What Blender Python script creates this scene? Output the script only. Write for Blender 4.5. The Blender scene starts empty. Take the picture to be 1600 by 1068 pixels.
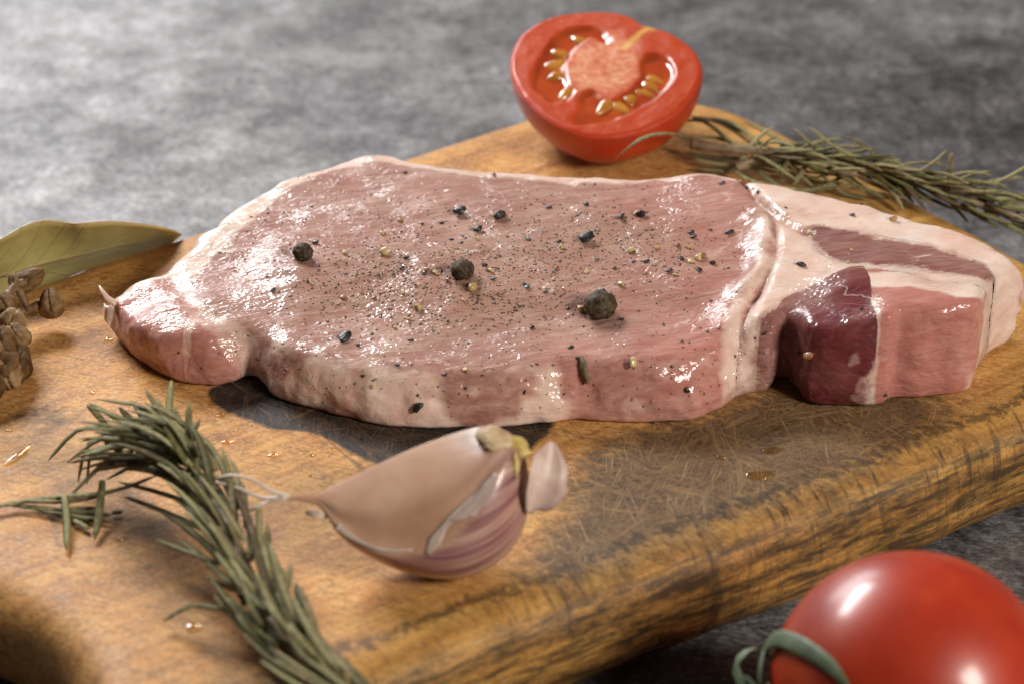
import bpy, math, random
import numpy as np
from mathutils import Vector, Matrix
from mathutils.bvhtree import BVHTree

R = math.radians
CM = 0.01                      # all lengths below are centimetres, turned into metres when a mesh is made
ZB = 2.2                       # height of the cutting board's top above the table
random.seed(7)
rng = np.random.default_rng(11)

# ------------------------------------------------------------------ camera
PITCH, DIST, LENS = R(30.5), 48.0, 100.0
scene = bpy.context.scene
cam_d = bpy.data.cameras.new('camera')
cam = bpy.data.objects.new('camera', cam_d)
scene.collection.objects.link(cam)
scene.camera = cam
CPOS = np.array([0.0, -DIST * math.cos(PITCH), ZB + DIST * math.sin(PITCH)])
cam.location = CPOS * CM
cam.rotation_euler = (math.pi / 2 - PITCH, 0, 0)
cam_d.lens = LENS
cam_d.sensor_width = 36
cam_d.clip_start = 0.01
cam_d.clip_end = 20
cam_d.dof.use_dof = True
cam_d.dof.focus_distance = 0.473
cam_d.dof.aperture_fstop = 19
cam_d.dof.aperture_blades = 9

# ------------------------------------------------------------------ light
world = bpy.data.worlds.new('World')
scene.world = world
world.use_nodes = True
world.node_tree.nodes['Background'].inputs[0].default_value = (0.80, 0.86, 1.0, 1)
world.node_tree.nodes['Background'].inputs[1].default_value = 0.05


def softbox(name, loc, target, sx, sy, watts, col):
    l = bpy.data.lights.new(name, 'AREA')
    l.shape = 'RECTANGLE'
    l.size, l.size_y = sx * CM, sy * CM
    l.energy = watts
    l.color = col
    o = bpy.data.objects.new(name, l)
    o.location = Vector(loc) * CM
    o.rotation_euler = (Vector(target) - Vector(loc)).to_track_quat('-Z', 'Y').to_euler()
    scene.collection.objects.link(o)


softbox('back_softbox', (-34, 47, 45), (-2, 2, 2), 34, 13, 6.4, (1.0, 0.985, 0.97))
softbox('far_softbox', (-46, 118, 46), (-6, 10, 0), 60, 36, 5.0, (0.95, 0.98, 1.0))
softbox('side_softbox', (50, -44, 43), (0, 0, 2), 18, 18, 5.2, (1.0, 0.93, 0.84))

scene.view_settings.view_transform = 'Standard'
scene.view_settings.look = 'None'
scene.view_settings.exposure = 0.0
scene.view_settings.gamma = 1
scene.view_settings.use_curve_mapping = False
scene.cycles.use_denoising = True
scene.cycles.max_bounces = 8
scene.cycles.transparent_max_bounces = 8
scene.cycles.sample_clamp_indirect = 6

# ------------------------------------------------------------------ helpers
_FPX = LENS / 36 * 1600
_FW = np.array([0, math.cos(PITCH), -math.sin(PITCH)])
_UP = np.array([0, math.sin(PITCH), math.cos(PITCH)])
_RT = np.array([1.0, 0, 0])


def ray(px, py):
    return _FW + _RT * (px - 800) / _FPX + _UP * (534 - py) / _FPX


def at(px, py, z):
    """point at height z (cm) seen at a photo pixel"""
    d = ray(px, py)
    return CPOS + d * (z - CPOS[2]) / d[2]


def plan(pts):
    return np.array([at(x, y, z)[:2] for x, y, z in pts])


def smooth_loop(p, n=4, closed=True):
    """Catmull-Rom through the points"""
    p = np.asarray(p, float)
    m = len(p)
    out = []
    for i in range(m if closed else m - 1):
        a, b, c, d = (p[(i - 1) % m], p[i], p[(i + 1) % m], p[(i + 2) % m]) if closed else \
            (p[max(i - 1, 0)], p[i], p[i + 1], p[min(i + 2, m - 1)])
        for k in range(n):
            t = k / n
            out.append(0.5 * (2 * b + (c - a) * t + (2 * a - 5 * b + 4 * c - d) * t * t + (3 * b - a - 3 * c + d) * t ** 3))
    if not closed:
        out.append(p[-1])
    return np.array(out)


def sd_poly(poly, X, Y):
    """signed distance to a closed polygon, negative inside"""
    d = np.full(X.shape, 1e9)
    s = np.ones(X.shape)
    n = len(poly)
    for i in range(n):
        ax, ay = poly[i]
        bx, by = poly[i - 1]
        ex, ey = bx - ax, by - ay
        wx, wy = X - ax, Y - ay
        t = np.clip((wx * ex + wy * ey) / (ex * ex + ey * ey + 1e-12), 0, 1)
        d = np.minimum(d, (wx - ex * t) ** 2 + (wy - ey * t) ** 2)
        c1, c2, c3 = Y >= ay, Y < by, ex * wy > ey * wx
        flip = (c1 & c2 & c3) | (~c1 & ~c2 & ~c3)
        s = np.where(flip, -s, s)
    return s * np.sqrt(d)


def d_line(line, X, Y):
    d = np.full(X.shape, 1e9)
    for (ax, ay), (bx, by) in zip(line[:-1], line[1:]):
        ex, ey = bx - ax, by - ay
        t = np.clip(((X - ax) * ex + (Y - ay) * ey) / (ex * ex + ey * ey + 1e-12), 0, 1)
        d = np.minimum(d, (X - ax - ex * t) ** 2 + (Y - ay - ey * t) ** 2)
    return np.sqrt(d)


def _hash(i, j, k, seed):
    n = (i * 374761393 + j * 668265263 + k * 2147483647 + seed * 974711) & 0xffffffff
    n = ((n ^ (n >> 13)) * 1274126177) & 0xffffffff
    return ((n ^ (n >> 16)) & 0xffff) / 32767.5 - 1


def vnoise(x, y, z, seed=0):
    x, y, z = np.broadcast_arrays(x, y, z)
    i, j, k = (np.floor(a).astype(np.int64) for a in (x, y, z))
    fx, fy, fz = x - i, y - j, z - k
    fx, fy, fz = (a * a * (3 - 2 * a) for a in (fx, fy, fz))
    r = 0
    for a in (0, 1):
        for b in (0, 1):
            for c in (0, 1):
                w = (fx if a else 1 - fx) * (fy if b else 1 - fy) * (fz if c else 1 - fz)
                r = r + w * _hash(i + a, j + b, k + c, seed)
    return r


def fbm(x, y, z, seed=0, octs=3):
    r, a = 0, 1.0
    for o in range(octs):
        r = r + a * vnoise(x * 2 ** o, y * 2 ** o, z * 2 ** o, seed + o)
        a *= 0.5
    return r


def smax(a, b, k):
    h = np.clip(0.5 + 0.5 * (a - b) / k, 0, 1)
    return b + (a - b) * h + k * h * (1 - h)


def sstep(a, b, x):
    t = np.clip((x - a) / (b - a), 0, 1)
    return t * t * (3 - 2 * t)


def surface_nets(f, org, h):
    """isosurface f=0 of a sampled field (negative inside) as quads"""
    s = f < 0
    nx, ny, nz = f.shape
    offs = [(a, b, c) for a in (0, 1) for b in (0, 1) for c in (0, 1)]
    cnt = np.zeros((nx - 1, ny - 1, nz - 1), np.int8)
    for a, b, c in offs:
        cnt += s[a:nx - 1 + a, b:ny - 1 + b, c:nz - 1 + c]
    I = np.argwhere((cnt > 0) & (cnt < 8))
    vid = np.full(cnt.shape, -1, np.int64)
    vid[I[:, 0], I[:, 1], I[:, 2]] = np.arange(len(I))
    acc = np.zeros((len(I), 3))
    num = np.zeros(len(I))
    for p in offs:
        for ax in range(3):
            if p[ax] == 0:
                q = list(p)
                q[ax] = 1
                v0 = f[I[:, 0] + p[0], I[:, 1] + p[1], I[:, 2] + p[2]]
                v1 = f[I[:, 0] + q[0], I[:, 1] + q[1], I[:, 2] + q[2]]
                m = (v0 < 0) != (v1 < 0)
                t = np.where(m, v0 / np.where(m, v0 - v1, 1), 0)
                for d in range(3):
                    acc[:, d] += np.where(m, p[d] + (t if d == ax else 0), 0)
                num += m
    V = (I + acc / num[:, None]) * h + org
    F = []
    for ax in range(3):
        b, c = (ax + 1) % 3, (ax + 2) % 3
        sl0 = [slice(None)] * 3
        sl1 = [slice(None)] * 3
        sl0[ax], sl1[ax] = slice(0, -1), slice(1, None)
        diff = s[tuple(sl0)] != s[tuple(sl1)]
        E_ = np.argwhere(diff)
        ok = (E_[:, b] > 0) & (E_[:, c] > 0) & (E_[:, b] < f.shape[b] - 1) & (E_[:, c] < f.shape[c] - 1)
        E_ = E_[ok]
        inside = s[E_[:, 0], E_[:, 1], E_[:, 2]]

        def cell(db, dc):
            g = E_.copy()
            g[:, b] += db
            g[:, c] += dc
            return vid[g[:, 0], g[:, 1], g[:, 2]]
        q = np.stack([cell(-1, -1), cell(0, -1), cell(0, 0), cell(-1, 0)], 1)
        q[~inside] = q[~inside][:, ::-1]
        F.append(q)
    return V, np.concatenate(F)


def make_mesh(name, V, F, attrs=None, smooth=True):
    me = bpy.data.meshes.new(name)
    V = np.asarray(V, float)
    if isinstance(F, np.ndarray):
        n, k = F.shape
        me.vertices.add(len(V))
        me.vertices.foreach_set('co', (V * CM).astype(np.float32).ravel())
        me.loops.add(n * k)
        me.loops.foreach_set('vertex_index', F.astype(np.int32).ravel())
        me.polygons.add(n)
        me.polygons.foreach_set('loop_start', np.arange(0, n * k, k, dtype=np.int32))
        me.polygons.foreach_set('loop_total', np.full(n, k, np.int32))
        me.update(calc_edges=True)
        me.validate()
    else:
        me.from_pydata((V * CM).tolist(), [], F)
        me.update()
    if smooth:
        me.polygons.foreach_set('use_smooth', np.ones(len(me.polygons), bool))
    for k, v in (attrs or {}).items():
        a = me.attributes.new(k, 'FLOAT', 'POINT')
        a.data.foreach_set('value', np.asarray(v, np.float32))
    return me


def link(name, me, mat=None, parent=None, loc=None):
    o = bpy.data.objects.new(name, me)
    if mat is not None and me is not None and not me.materials:
        me.materials.append(mat)
    if loc is not None:
        o.location = Vector(loc) * CM
    if parent is not None:
        o.parent = parent
    scene.collection.objects.link(o)
    return o


def part(name, V, F, mat, parent, attrs=None, smooth=True):
    """a mesh given in world centimetres, hung under its thing"""
    base = np.array(parent['_base'] if '_base' in parent else parent.parent['_base'])
    return link(name, make_mesh(name, np.asarray(V) - base, F, attrs, smooth), mat, parent)


def thing(name, label, cat, base, group=None):
    o = link(name, None, loc=base)
    o['_base'] = [float(b) for b in base]
    tag(o, label, cat, group)
    return o


def tag(o, label=None, cat=None, group=None, kind=None):
    for k, v in (('label', label), ('category', cat), ('group', group), ('kind', kind)):
        if v:
            o[k] = v
    return o


def solo(name, V, F, mat, base, attrs=None, smooth=True):
    return link(name, make_mesh(name, np.asarray(V) - np.asarray(base), F, attrs, smooth), mat, loc=base)


def tube(path, rad, sides=8, flat=1.0, up=(0, 0, 1), caps=True):
    """tapered tube through the points; rad is a list; flat squeezes it along the up side"""
    path = np.asarray(path, float)
    n = len(path)
    T = np.gradient(path, axis=0)
    T /= np.linalg.norm(T, axis=1)[:, None] + 1e-9
    u = np.array(up, float)
    V, F = [], []
    for i in range(n):
        s = np.cross(T[i], u)
        if np.linalg.norm(s) < 1e-3:
            s = np.cross(T[i], (1, 0.3, 0.1))
        s /= np.linalg.norm(s)
        w = np.cross(s, T[i])
        for k in range(sides):
            a = 2 * math.pi * k / sides
            V.append(path[i] + rad[i] * (math.cos(a) * s + flat * math.sin(a) * w))
    for i in range(n - 1):
        for k in range(sides):
            k2 = (k + 1) % sides
            F.append((i * sides + k, i * sides + k2, (i + 1) * sides + k2, (i + 1) * sides + k))
    if caps:
        F.append(tuple(range(sides))[::-1])
        F.append(tuple(range((n - 1) * sides, n * sides)))
    return np.array(V), F


_ico_cache = {}


def ico(sub):
    if sub not in _ico_cache:
        import bmesh
        bm = bmesh.new()
        bmesh.ops.create_icosphere(bm, subdivisions=sub, radius=1)
        _ico_cache[sub] = (np.array([v.co[:] for v in bm.verts]), np.array([[v.index for v in f.verts] for f in bm.faces]))
        bm.free()
    return _ico_cache[sub]


def frame(z):
    z = np.array(z, float) / np.linalg.norm(z)
    x = np.cross((0.3, 1, 0.2), z)
    x /= np.linalg.norm(x)
    return np.stack([x, np.cross(z, x), z], 1)


# ------------------------------------------------------------------ materials
class Mat:
    def __init__(self, name):
        self.m = bpy.data.materials.new(name)
        self.m.use_nodes = True
        self.t = self.m.node_tree
        self.b = self.t.nodes['Principled BSDF']
        self.cm = None

    def n(self, typ, ins=None, **kw):
        x = self.t.nodes.new(typ)
        for k, v in kw.items():
            setattr(x, k, v)
        for k, v in (ins or {}).items():
            self.set(x, k, v)
        return x

    def set(self, node, key, v):
        s = node.inputs[key]
        if hasattr(v, 'is_output'):
            self.t.links.new(v, s)
        elif isinstance(v, (tuple, list)) and len(v) == 3 and s.type == 'RGBA':
            s.default_value = (*v, 1)
        else:
            s.default_value = v

    def pos(self, scale=(1, 1, 1), rot=(0, 0, 0), loc=(0, 0, 0)):
        """object space in centimetres, then a mapping"""
        if self.cm is None:
            tc = self.n('ShaderNodeTexCoord')
            self.cm = self.n('ShaderNodeVectorMath', {0: tc.outputs['Object'], 1: (100, 100, 100)}, operation='MULTIPLY').outputs[0]
        r = self.n('ShaderNodeMapping', {'Vector': self.cm, 'Rotation': rot, 'Location': loc})
        return self.n('ShaderNodeMapping', {'Vector': r.outputs[0], 'Scale': scale}).outputs[0]

    def noise(self, scale, vec=None, detail=4, rough=0.55, dist=0.0):
        return self.n('ShaderNodeTexNoise', {'Vector': vec or self.pos(), 'Scale': scale, 'Detail': detail, 'Roughness': rough, 'Distortion': dist}).outputs[0]

    def voro(self, scale, vec=None, feature='F1'):
        return self.n('ShaderNodeTexVoronoi', {'Vector': vec or self.pos(), 'Scale': scale}, feature=feature).outputs['Distance']

    def ramp(self, x, stops, interp='LINEAR'):
        r = self.n('ShaderNodeValToRGB', {'Fac': x})
        e = r.color_ramp.elements
        r.color_ramp.interpolation = interp
        while len(e) < len(stops):
            e.new(0.5)
        for k, (p, c) in enumerate(stops):
            e[k].position = p
            e[k].color = (c, c, c, 1) if isinstance(c, (int, float)) else (*c, 1)
        return r.outputs[0]

    def mix(self, f, a, b, mode='MIX'):
        x = self.n('ShaderNodeMix', data_type='RGBA', blend_type=mode)
        self.set(x, 0, f)
        self.set(x, 6, a)
        self.set(x, 7, b)
        return x.outputs[2]

    def math(self, op, a, b=0.0, c=0.0):
        return self.n('ShaderNodeMath', {0: a, 1: b, 2: c}, operation=op).outputs[0]

    def attr(self, name):
        return self.n('ShaderNodeAttribute', attribute_name=name).outputs['Fac']

    def rand(self):
        return self.n('ShaderNodeObjectInfo').outputs['Random']

    def bump(self, h, strength=0.5, dist=0.05, normal=None):
        x = self.n('ShaderNodeBump', {'Height': h, 'Strength': strength, 'Distance': dist * CM})
        if normal is not None:
            self.set(x, 'Normal', normal)
        return x.outputs[0]

    def out(self, **kw):
        for k, v in kw.items():
            self.set(self.b, k.replace('_', ' '), v)
        return self.m


def sss(M, w, rad, scale_cm):
    M.set(M.b, 'Subsurface Weight', w)
    M.b.inputs['Subsurface Radius'].default_value = rad
    M.b.inputs['Subsurface Scale'].default_value = scale_cm * CM


def mat_table():
    M = Mat('grey_stone')
    big = M.noise(0.12, detail=4, rough=0.6)
    mid = M.noise(0.7, detail=8, rough=0.7)
    mid2 = M.noise(3.4, detail=8, rough=0.75)
    fine = M.noise(9, M.pos((0.7, 1.3, 1), (0, 0, 0.25)), detail=4, rough=0.75)
    v = M.math('ADD', M.math('MULTIPLY', big, 0.35), M.math('MULTIPLY', mid, 0.48))
    v = M.math('ADD', v, M.math('MULTIPLY', mid2, 0.36))
    v = M.math('ADD', v, M.math('MULTIPLY', M.math('SUBTRACT', fine, 0.5), 0.45))
    c = M.ramp(v, [(0.42, (0.012, 0.010, 0.010)), (0.53, (0.046, 0.040, 0.039)), (0.62, (0.125, 0.115, 0.115)), (0.75, (0.32, 0.31, 0.31))])
    scr = M.ramp(M.noise(3.0, M.pos((0.35, 3.5, 1), (0, 0, -0.3)), detail=5, rough=0.8), [(0.60, 0.0), (0.72, 1.0)])
    c = M.mix(M.math('MULTIPLY', scr, 0.22), c, (0.22, 0.20, 0.19))
    h = M.math('ADD', M.math('MULTIPLY', mid, 0.5), M.math('MULTIPLY', fine, 0.6))
    return M.out(Base_Color=c, Roughness=M.ramp(mid, [(0.3, 0.52), (0.7, 0.34)]), Normal=M.bump(h, 0.8, 0.05), Specular_IOR_Level=M.ramp(v, [(0.40, 0.25), (0.68, 1.0)]))


def mat_board():
    M = Mat('old_oiled_wood')
    side, burn, scar, gold = (M.attr(a) for a in ('side', 'burn', 'scar', 'gold'))
    GR = 0.62                                                   # grain direction
    warp = M.noise(0.5, detail=3)
    g1 = M.noise(1.0, M.pos((0.16, 2.2, 2.2), (0, 0, -GR)), detail=6, rough=0.65, dist=0.3)
    g2 = M.noise(4.5, M.pos((0.10, 2.5, 2.5), (0, 0, -GR)), detail=4, rough=0.7)
    pores = M.noise(18, M.pos((0.22, 1, 1), (0, 0, -GR + 0.9)), detail=3, rough=0.65)
    mott = M.noise(1.1, detail=6, rough=0.68)
    fine = M.noise(17, detail=3, rough=0.7)
    c = M.ramp(M.math('ADD', M.math('MULTIPLY', g1, 0.55), M.math('MULTIPLY', mott, 0.45)),
               [(0.34, (0.28, 0.100, 0.020)), (0.45, (0.51, 0.215, 0.050)), (0.55, (0.67, 0.325, 0.088)), (0.68, (0.79, 0.475, 0.17))])
    c = M.mix(M.math('MULTIPLY', M.ramp(g2, [(0.40, 1.0), (0.52, 0.0)]), 0.32), c, (0.17, 0.070, 0.024))
    c = M.mix(M.math('MULTIPLY', M.ramp(pores, [(0.38, 1.0), (0.50, 0.0)]), 0.55), c, (0.17, 0.075, 0.026))
    c = M.mix(M.math('MULTIPLY', M.ramp(fine, [(0.50, 0.0), (0.66, 1.0)]), 0.5), c, (0.80, 0.56, 0.28))
    c = M.mix(M.math('MULTIPLY', gold, 0.6), c, M.ramp(g1, [(0.3, (0.26, 0.120, 0.018)), (0.6, (0.52, 0.285, 0.055)), (0.8, (0.66, 0.42, 0.11))]))
    # dark hairline cracks running with the grain
    crk = M.ramp(M.noise(1.0, M.pos((0.10, 1.1, 1), (0, 0, 1.05)), detail=2, dist=0.2), [(0.494, 0.0), (0.50, 1.0), (0.506, 0.0)])
    crk = M.math('MULTIPLY', crk, M.ramp(warp, [(0.5, 0.0), (0.62, 0.7)]))
    c = M.mix(crk, c, (0.075, 0.040, 0.022))
    # grime of the worn area: grey black blotches scored by pale knife cuts
    gn = M.noise(3.2, M.pos((0.7, 1.3, 1), (0, 0, 0.5)), detail=9, rough=0.8)
    gm = M.math('ADD', scar, M.math('MULTIPLY', M.math('SUBTRACT', gn, 0.5), 2.6))
    gm = M.ramp(gm, [(0.20, 0.0), (0.85, 0.88)])
    c = M.mix(gm, c, M.ramp(fine, [(0.38, (0.022, 0.017, 0.014)), (0.64, (0.105, 0.068, 0.042))]))
    cuts = None
    for k, ang in enumerate((0.35, 0.9, 1.35, 1.9, 2.4, -0.2, 2.85, 0.6, 1.6)):
        ln = M.noise(1.0, M.pos((0.22, 6.5 + k * 0.9, 0.01), (0, 0, ang), (k * 3.7, k * 5.1, 0)), detail=1, rough=0.4, dist=0.12)
        l1 = M.ramp(ln, [(0.480, 0.0), (0.5, 1.0), (0.520, 0.0)])
        gate = M.ramp(M.noise(1.3, M.pos(loc=(k * 9.0, 3, 1)), detail=4), [(0.44, 0.0), (0.58, 1.0)])
        l1 = M.math('MULTIPLY', l1, gate)
        cuts = l1 if cuts is None else M.math('MAXIMUM', cuts, l1)
    cutw = M.math('MULTIPLY', cuts, M.ramp(scar, [(0.0, 0.10), (0.5, 0.48)]))
    top = M.math('SUBTRACT', 1.0, side)
    cutw = M.math('MULTIPLY', cutw, top)
    c = M.mix(cutw, c, (0.50, 0.30, 0.12))
    # scorch
    bn = M.noise(2.2, detail=6, rough=0.7)
    bm = M.math('ADD', burn, M.math('MULTIPLY', M.math('SUBTRACT', bn, 0.5), 0.95))
    bm = M.ramp(bm, [(0.34, 0.0), (0.62, 1.0)])
    bm = M.math('MULTIPLY', bm, M.math('SUBTRACT', 1.0, M.math('MULTIPLY', cuts, 0.25)))
    c = M.mix(bm, c, M.ramp(bn, [(0.3, (0.007, 0.007, 0.008)), (0.7, (0.020, 0.019, 0.021))]))
    # knife strokes in black across the worn edge
    edge = M.attr('edge')
    for sc_, lo_, am in (((3.0, 0.5, 0.5), 0.56, 0.9), ((7.5, 1.0, 0.8), 0.55, 0.85)):
        st = M.noise(1.0, M.pos(sc_, (0, 0, -GR + 0.15)), detail=4, rough=0.65, dist=0.25)
        st = M.math('MULTIPLY', M.ramp(st, [(lo_, 0.0), (lo_ + 0.10, 1.0)]), M.math('MULTIPLY', edge, M.ramp(M.noise(0.55, M.pos(loc=(am * 30, 2, 0)), detail=4, rough=0.65), [(0.38, 0.05), (0.54, 1.0)])))
        c = M.mix(M.math('MULTIPLY', st, am), c, (0.022, 0.018, 0.015))
    arr = M.math('ADD', M.attr('arris'), M.math('MULTIPLY', M.math('SUBTRACT', M.noise(6.0, detail=6, rough=0.75), 0.5), 3.0))
    c = M.mix(M.ramp(arr, [(0.75, 0.0), (1.7, 0.6)]), c, (0.028, 0.022, 0.018))
    dirt_shade = M.noise(2.6, M.pos((0.35, 2.2, 2.2), (0, 0, -GR)), detail=7, rough=0.75)  # stains on the front side, painted heavier so it looks less lit
    dm = M.math('MULTIPLY', M.ramp(dirt_shade, [(0.38, 0.0), (0.58, 1.0)]), side)
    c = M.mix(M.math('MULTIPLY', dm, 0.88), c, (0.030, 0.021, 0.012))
    h = M.math('ADD', M.math('MULTIPLY', fine, 0.35), M.math('MULTIPLY', pores, 0.5))
    h = M.math('SUBTRACT', h, M.math('MULTIPLY', cutw, 0.8))
    h = M.math('ADD', h, M.math('MULTIPLY', g2, 0.6))
    rough = M.ramp(mott, [(0.3, 0.48), (0.7, 0.64)])
    return M.out(Base_Color=c, Roughness=rough, Normal=M.bump(h, 0.6, 0.025), Specular_IOR_Level=0.28)


def mat_meat():
    M = Mat('raw_pork')
    fat, dark, pale, spice = (M.attr(a) for a in ('fat', 'dark', 'pale', 'spice'))
    FI = 0.22
    fib = M.noise(4.0, M.pos((0.40, 2.2, 1.6), (0, 0, -FI)), detail=6, rough=0.72, dist=0.5)
    blot = M.noise(0.8, M.pos((0.8, 1.2, 1)), detail=6, rough=0.65)
    lean = M.ramp(blot, [(0.28, (0.33, 0.142, 0.112)), (0.5, (0.43, 0.240, 0.190)), (0.72, (0.55, 0.365, 0.295))])
    lean = M.mix(M.math('MULTIPLY', M.ramp(fib, [(0.40, 1.0), (0.54, 0.0)]), 0.6), lean, (0.31, 0.130, 0.100))
    lean = M.mix(M.math('MULTIPLY', M.ramp(fib, [(0.55, 0.0), (0.68, 1.0)]), 0.45), lean, (0.62, 0.44, 0.36))
    lean = M.mix(M.math('MULTIPLY', spice, 0.5), lean, (0.36, 0.200, 0.130))
    lean = M.mix(dark, lean, M.ramp(fib, [(0.3, (0.105, 0.017, 0.021)), (0.7, (0.215, 0.046, 0.048))]))
    lean = M.mix(M.math('MULTIPLY', pale, 0.8), lean, M.ramp(fib, [(0.3, (0.48, 0.145, 0.115)), (0.7, (0.60, 0.270, 0.215))]))
    fatc = M.ramp(M.noise(1.6, detail=5), [(0.3, (0.70, 0.455, 0.36)), (0.55, (0.77, 0.575, 0.475)), (0.75, (0.83, 0.69, 0.60))])
    fn = M.noise(2.6, detail=6, rough=0.65)
    fm = M.ramp(M.math('ADD', fat, M.math('MULTIPLY', M.math('SUBTRACT', fn, 0.5), 0.8)), [(0.26, 0.0), (0.66, 1.0)])
    c = M.mix(fm, lean, fatc)
    # thin white strands of connective tissue
    vein = M.ramp(M.noise(0.75, M.pos((1, 1.3, 1)), detail=3, dist=0.9), [(0.488, 0.0), (0.5, 1.0), (0.512, 0.0)])
    vein = M.math('MULTIPLY', vein, M.ramp(M.noise(0.6, M.pos(loc=(7, 3, 0))), [(0.5, 0.0), (0.62, 0.45)]))
    c = M.mix(vein, c, (0.84, 0.68, 0.60))
    # moisture: a rippled film over the meat
    w1 = M.noise(2.4, M.pos((0.62, 1.25, 1), (0, 0, -FI)), detail=1.0, rough=0.5, dist=0.6)
    w2 = M.noise(9.5, M.pos((0.60, 1.10, 1), (0, 0, -FI)), detail=1.0, rough=0.5, dist=0.6)
    w3 = M.noise(22, M.pos((0.75, 1.0, 1), (0, 0, -FI)), detail=0.0)
    gate = M.ramp(M.noise(0.9, M.pos((0.8, 1.2, 1), (0, 0, -FI), (4, 9, 0)), detail=3), [(0.34, 0.45), (0.60, 1.0)])
    film = M.math('ADD', M.math('MULTIPLY', w2, 0.40), M.math('MULTIPLY', w3, 0.13))
    film = M.math('ADD', M.math('MULTIPLY', film, gate), M.math('MULTIPLY', w1, 0.22))
    coatn = M.bump(film, 1.0, 0.078)
    base_n = M.bump(M.math('ADD', M.math('MULTIPLY', fib, 0.6), M.math('MULTIPLY', w2, 0.5)), 0.8, 0.04)
    wet = M.ramp(M.noise(1.3, detail=3), [(0.36, 0.15), (0.60, 0.95)])
    sss(M, 0.28, (1.0, 0.42, 0.30), 0.13)
    return M.out(Base_Color=c, Roughness=0.38, Normal=base_n, Coat_Weight=wet, Coat_Roughness=0.03, Coat_IOR=1.45, Coat_Normal=coatn, Specular_IOR_Level=0.08)


def mat_simple(name, stops, scale, rough=0.5, bump=0.3, bdist=0.03, vec=None, per_obj=0.0, coat=0.0, sssw=0.0, sssr=(1, .4, .2), ssss=0.1, detail=5, spec=0.5):
    M = Mat(name)
    v = M.pos(vec) if vec else M.pos()
    nz = M.noise(scale, v, detail=detail, rough=0.6)
    x = nz
    if per_obj:
        x = M.math('ADD', nz, M.math('MULTIPLY', M.math('SUBTRACT', M.rand(), 0.5), per_obj))
    c = M.ramp(x, stops)
    if sssw:
        sss(M, sssw, sssr, ssss)
    return M.out(Base_Color=c, Roughness=rough, Normal=M.bump(nz, bump, bdist), Coat_Weight=coat, Coat_Roughness=0.08, Specular_IOR_Level=spec)


def mat_water():
    M = Mat('clear_liquid')
    t = M.n('ShaderNodeBsdfTransparent', {'Color': (0.98, 0.92, 0.78)})
    g = M.n('ShaderNodeBsdfGlossy', {'Color': (1, 1, 1), 'Roughness': 0.03})
    lw = M.n('ShaderNodeLayerWeight', {'Blend': 0.5}).outputs['Facing']
    fr = M.math('ADD', 0.035, M.math('MULTIPLY', M.math('POWER', lw, 5.0), 0.8))
    mx = M.n('ShaderNodeMixShader', {0: fr, 1: t.outputs[0], 2: g.outputs[0]})
    M.t.links.new(mx.outputs[0], M.t.nodes['Material Output'].inputs[0])
    return M.m


def mat_tomato_skin():
    M = Mat('tomato_skin')
    a = M.noise(0.8, detail=3)
    c = M.ramp(a, [(0.3, (0.33, 0.020, 0.006)), (0.55, (0.42, 0.034, 0.008)), (0.75, (0.48, 0.062, 0.011))])
    sp = M.ramp(M.voro(9), [(0.0, 1.0), (0.10, 0.0)])
    c = M.mix(M.math('MULTIPLY', sp, 0.12), c, (0.70, 0.25, 0.06))
    sss(M, 0.15, (1.0, 0.20, 0.08), 0.2)
    return M.out(Base_Color=c, Roughness=0.42, Coat_Weight=0.4, Coat_Roughness=0.19, Normal=M.bump(M.noise(2.0, detail=2), 0.06, 0.03), Specular_IOR_Level=0.4)


def mat_tomato_flesh():
    M = Mat('tomato_flesh')
    core, gel, rim = (M.attr(a) for a in ('core', 'gel', 'rim'))
    gr = M.noise(9, detail=5, rough=0.7)
    c = M.ramp(gr, [(0.3, (0.41, 0.036, 0.008)), (0.7, (0.53, 0.078, 0.016))])
    c = M.mix(core, c, M.ramp(gr, [(0.35, (0.62, 0.18, 0.075)), (0.55, (0.76, 0.36, 0.20)), (0.72, (0.86, 0.58, 0.42))]))
    c = M.mix(M.attr('scar'), c, (0.83, 0.62, 0.13))
    c = M.mix(gel, c, M.ramp(M.noise(1.5), [(0.3, (0.34, 0.040, 0.012)), (0.7, (0.52, 0.090, 0.020))]))
    c = M.mix(rim, c, (0.56, 0.055, 0.020))
    sss(M, 0.35, (1.0, 0.30, 0.12), 0.2)
    h = M.math('MULTIPLY', gr, M.math('SUBTRACT', 1.0, M.math('MULTIPLY', gel, 0.85)))
    wet = M.n('ShaderNodeMapRange', {'Value': gel, 'To Min': 0.22, 'To Max': 1.0}).outputs[0]
    smooth_n = M.bump(M.noise(2.6, detail=1), 0.35, 0.12)
    return M.out(Base_Color=c, Roughness=M.ramp(gel, [(0.0, 0.42), (1.0, 0.12)]), Normal=M.bump(h, 0.4, 0.04), Coat_Weight=wet, Coat_Roughness=0.06, Coat_Normal=smooth_n, Specular_IOR_Level=0.2)


def mat_needle():
    M = Mat('rosemary_leaf')
    r = M.rand()
    c = M.ramp(r, [(0.0, (0.10, 0.085, 0.034)), (0.22, (0.19, 0.175, 0.068)), (0.4, (0.27, 0.245, 0.105)), (0.6, (0.22, 0.155, 0.085)), (0.8, (0.38, 0.34, 0.165)), (1.0, (0.13, 0.088, 0.050))])
    g = M.noise(12, detail=3)
    c = M.mix(M.ramp(g, [(0.40, 0.55), (0.62, 0.0)]), c, (0.042, 0.042, 0.022))
    pal = M.ramp(M.attr('mid'), [(0.35, 0.0), (0.9, 0.55)])
    c = M.mix(pal, c, (0.38, 0.36, 0.17))
    return M.out(Base_Color=c, Roughness=0.6, Normal=M.bump(g, 0.5, 0.03), Specular_IOR_Level=0.12)


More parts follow.
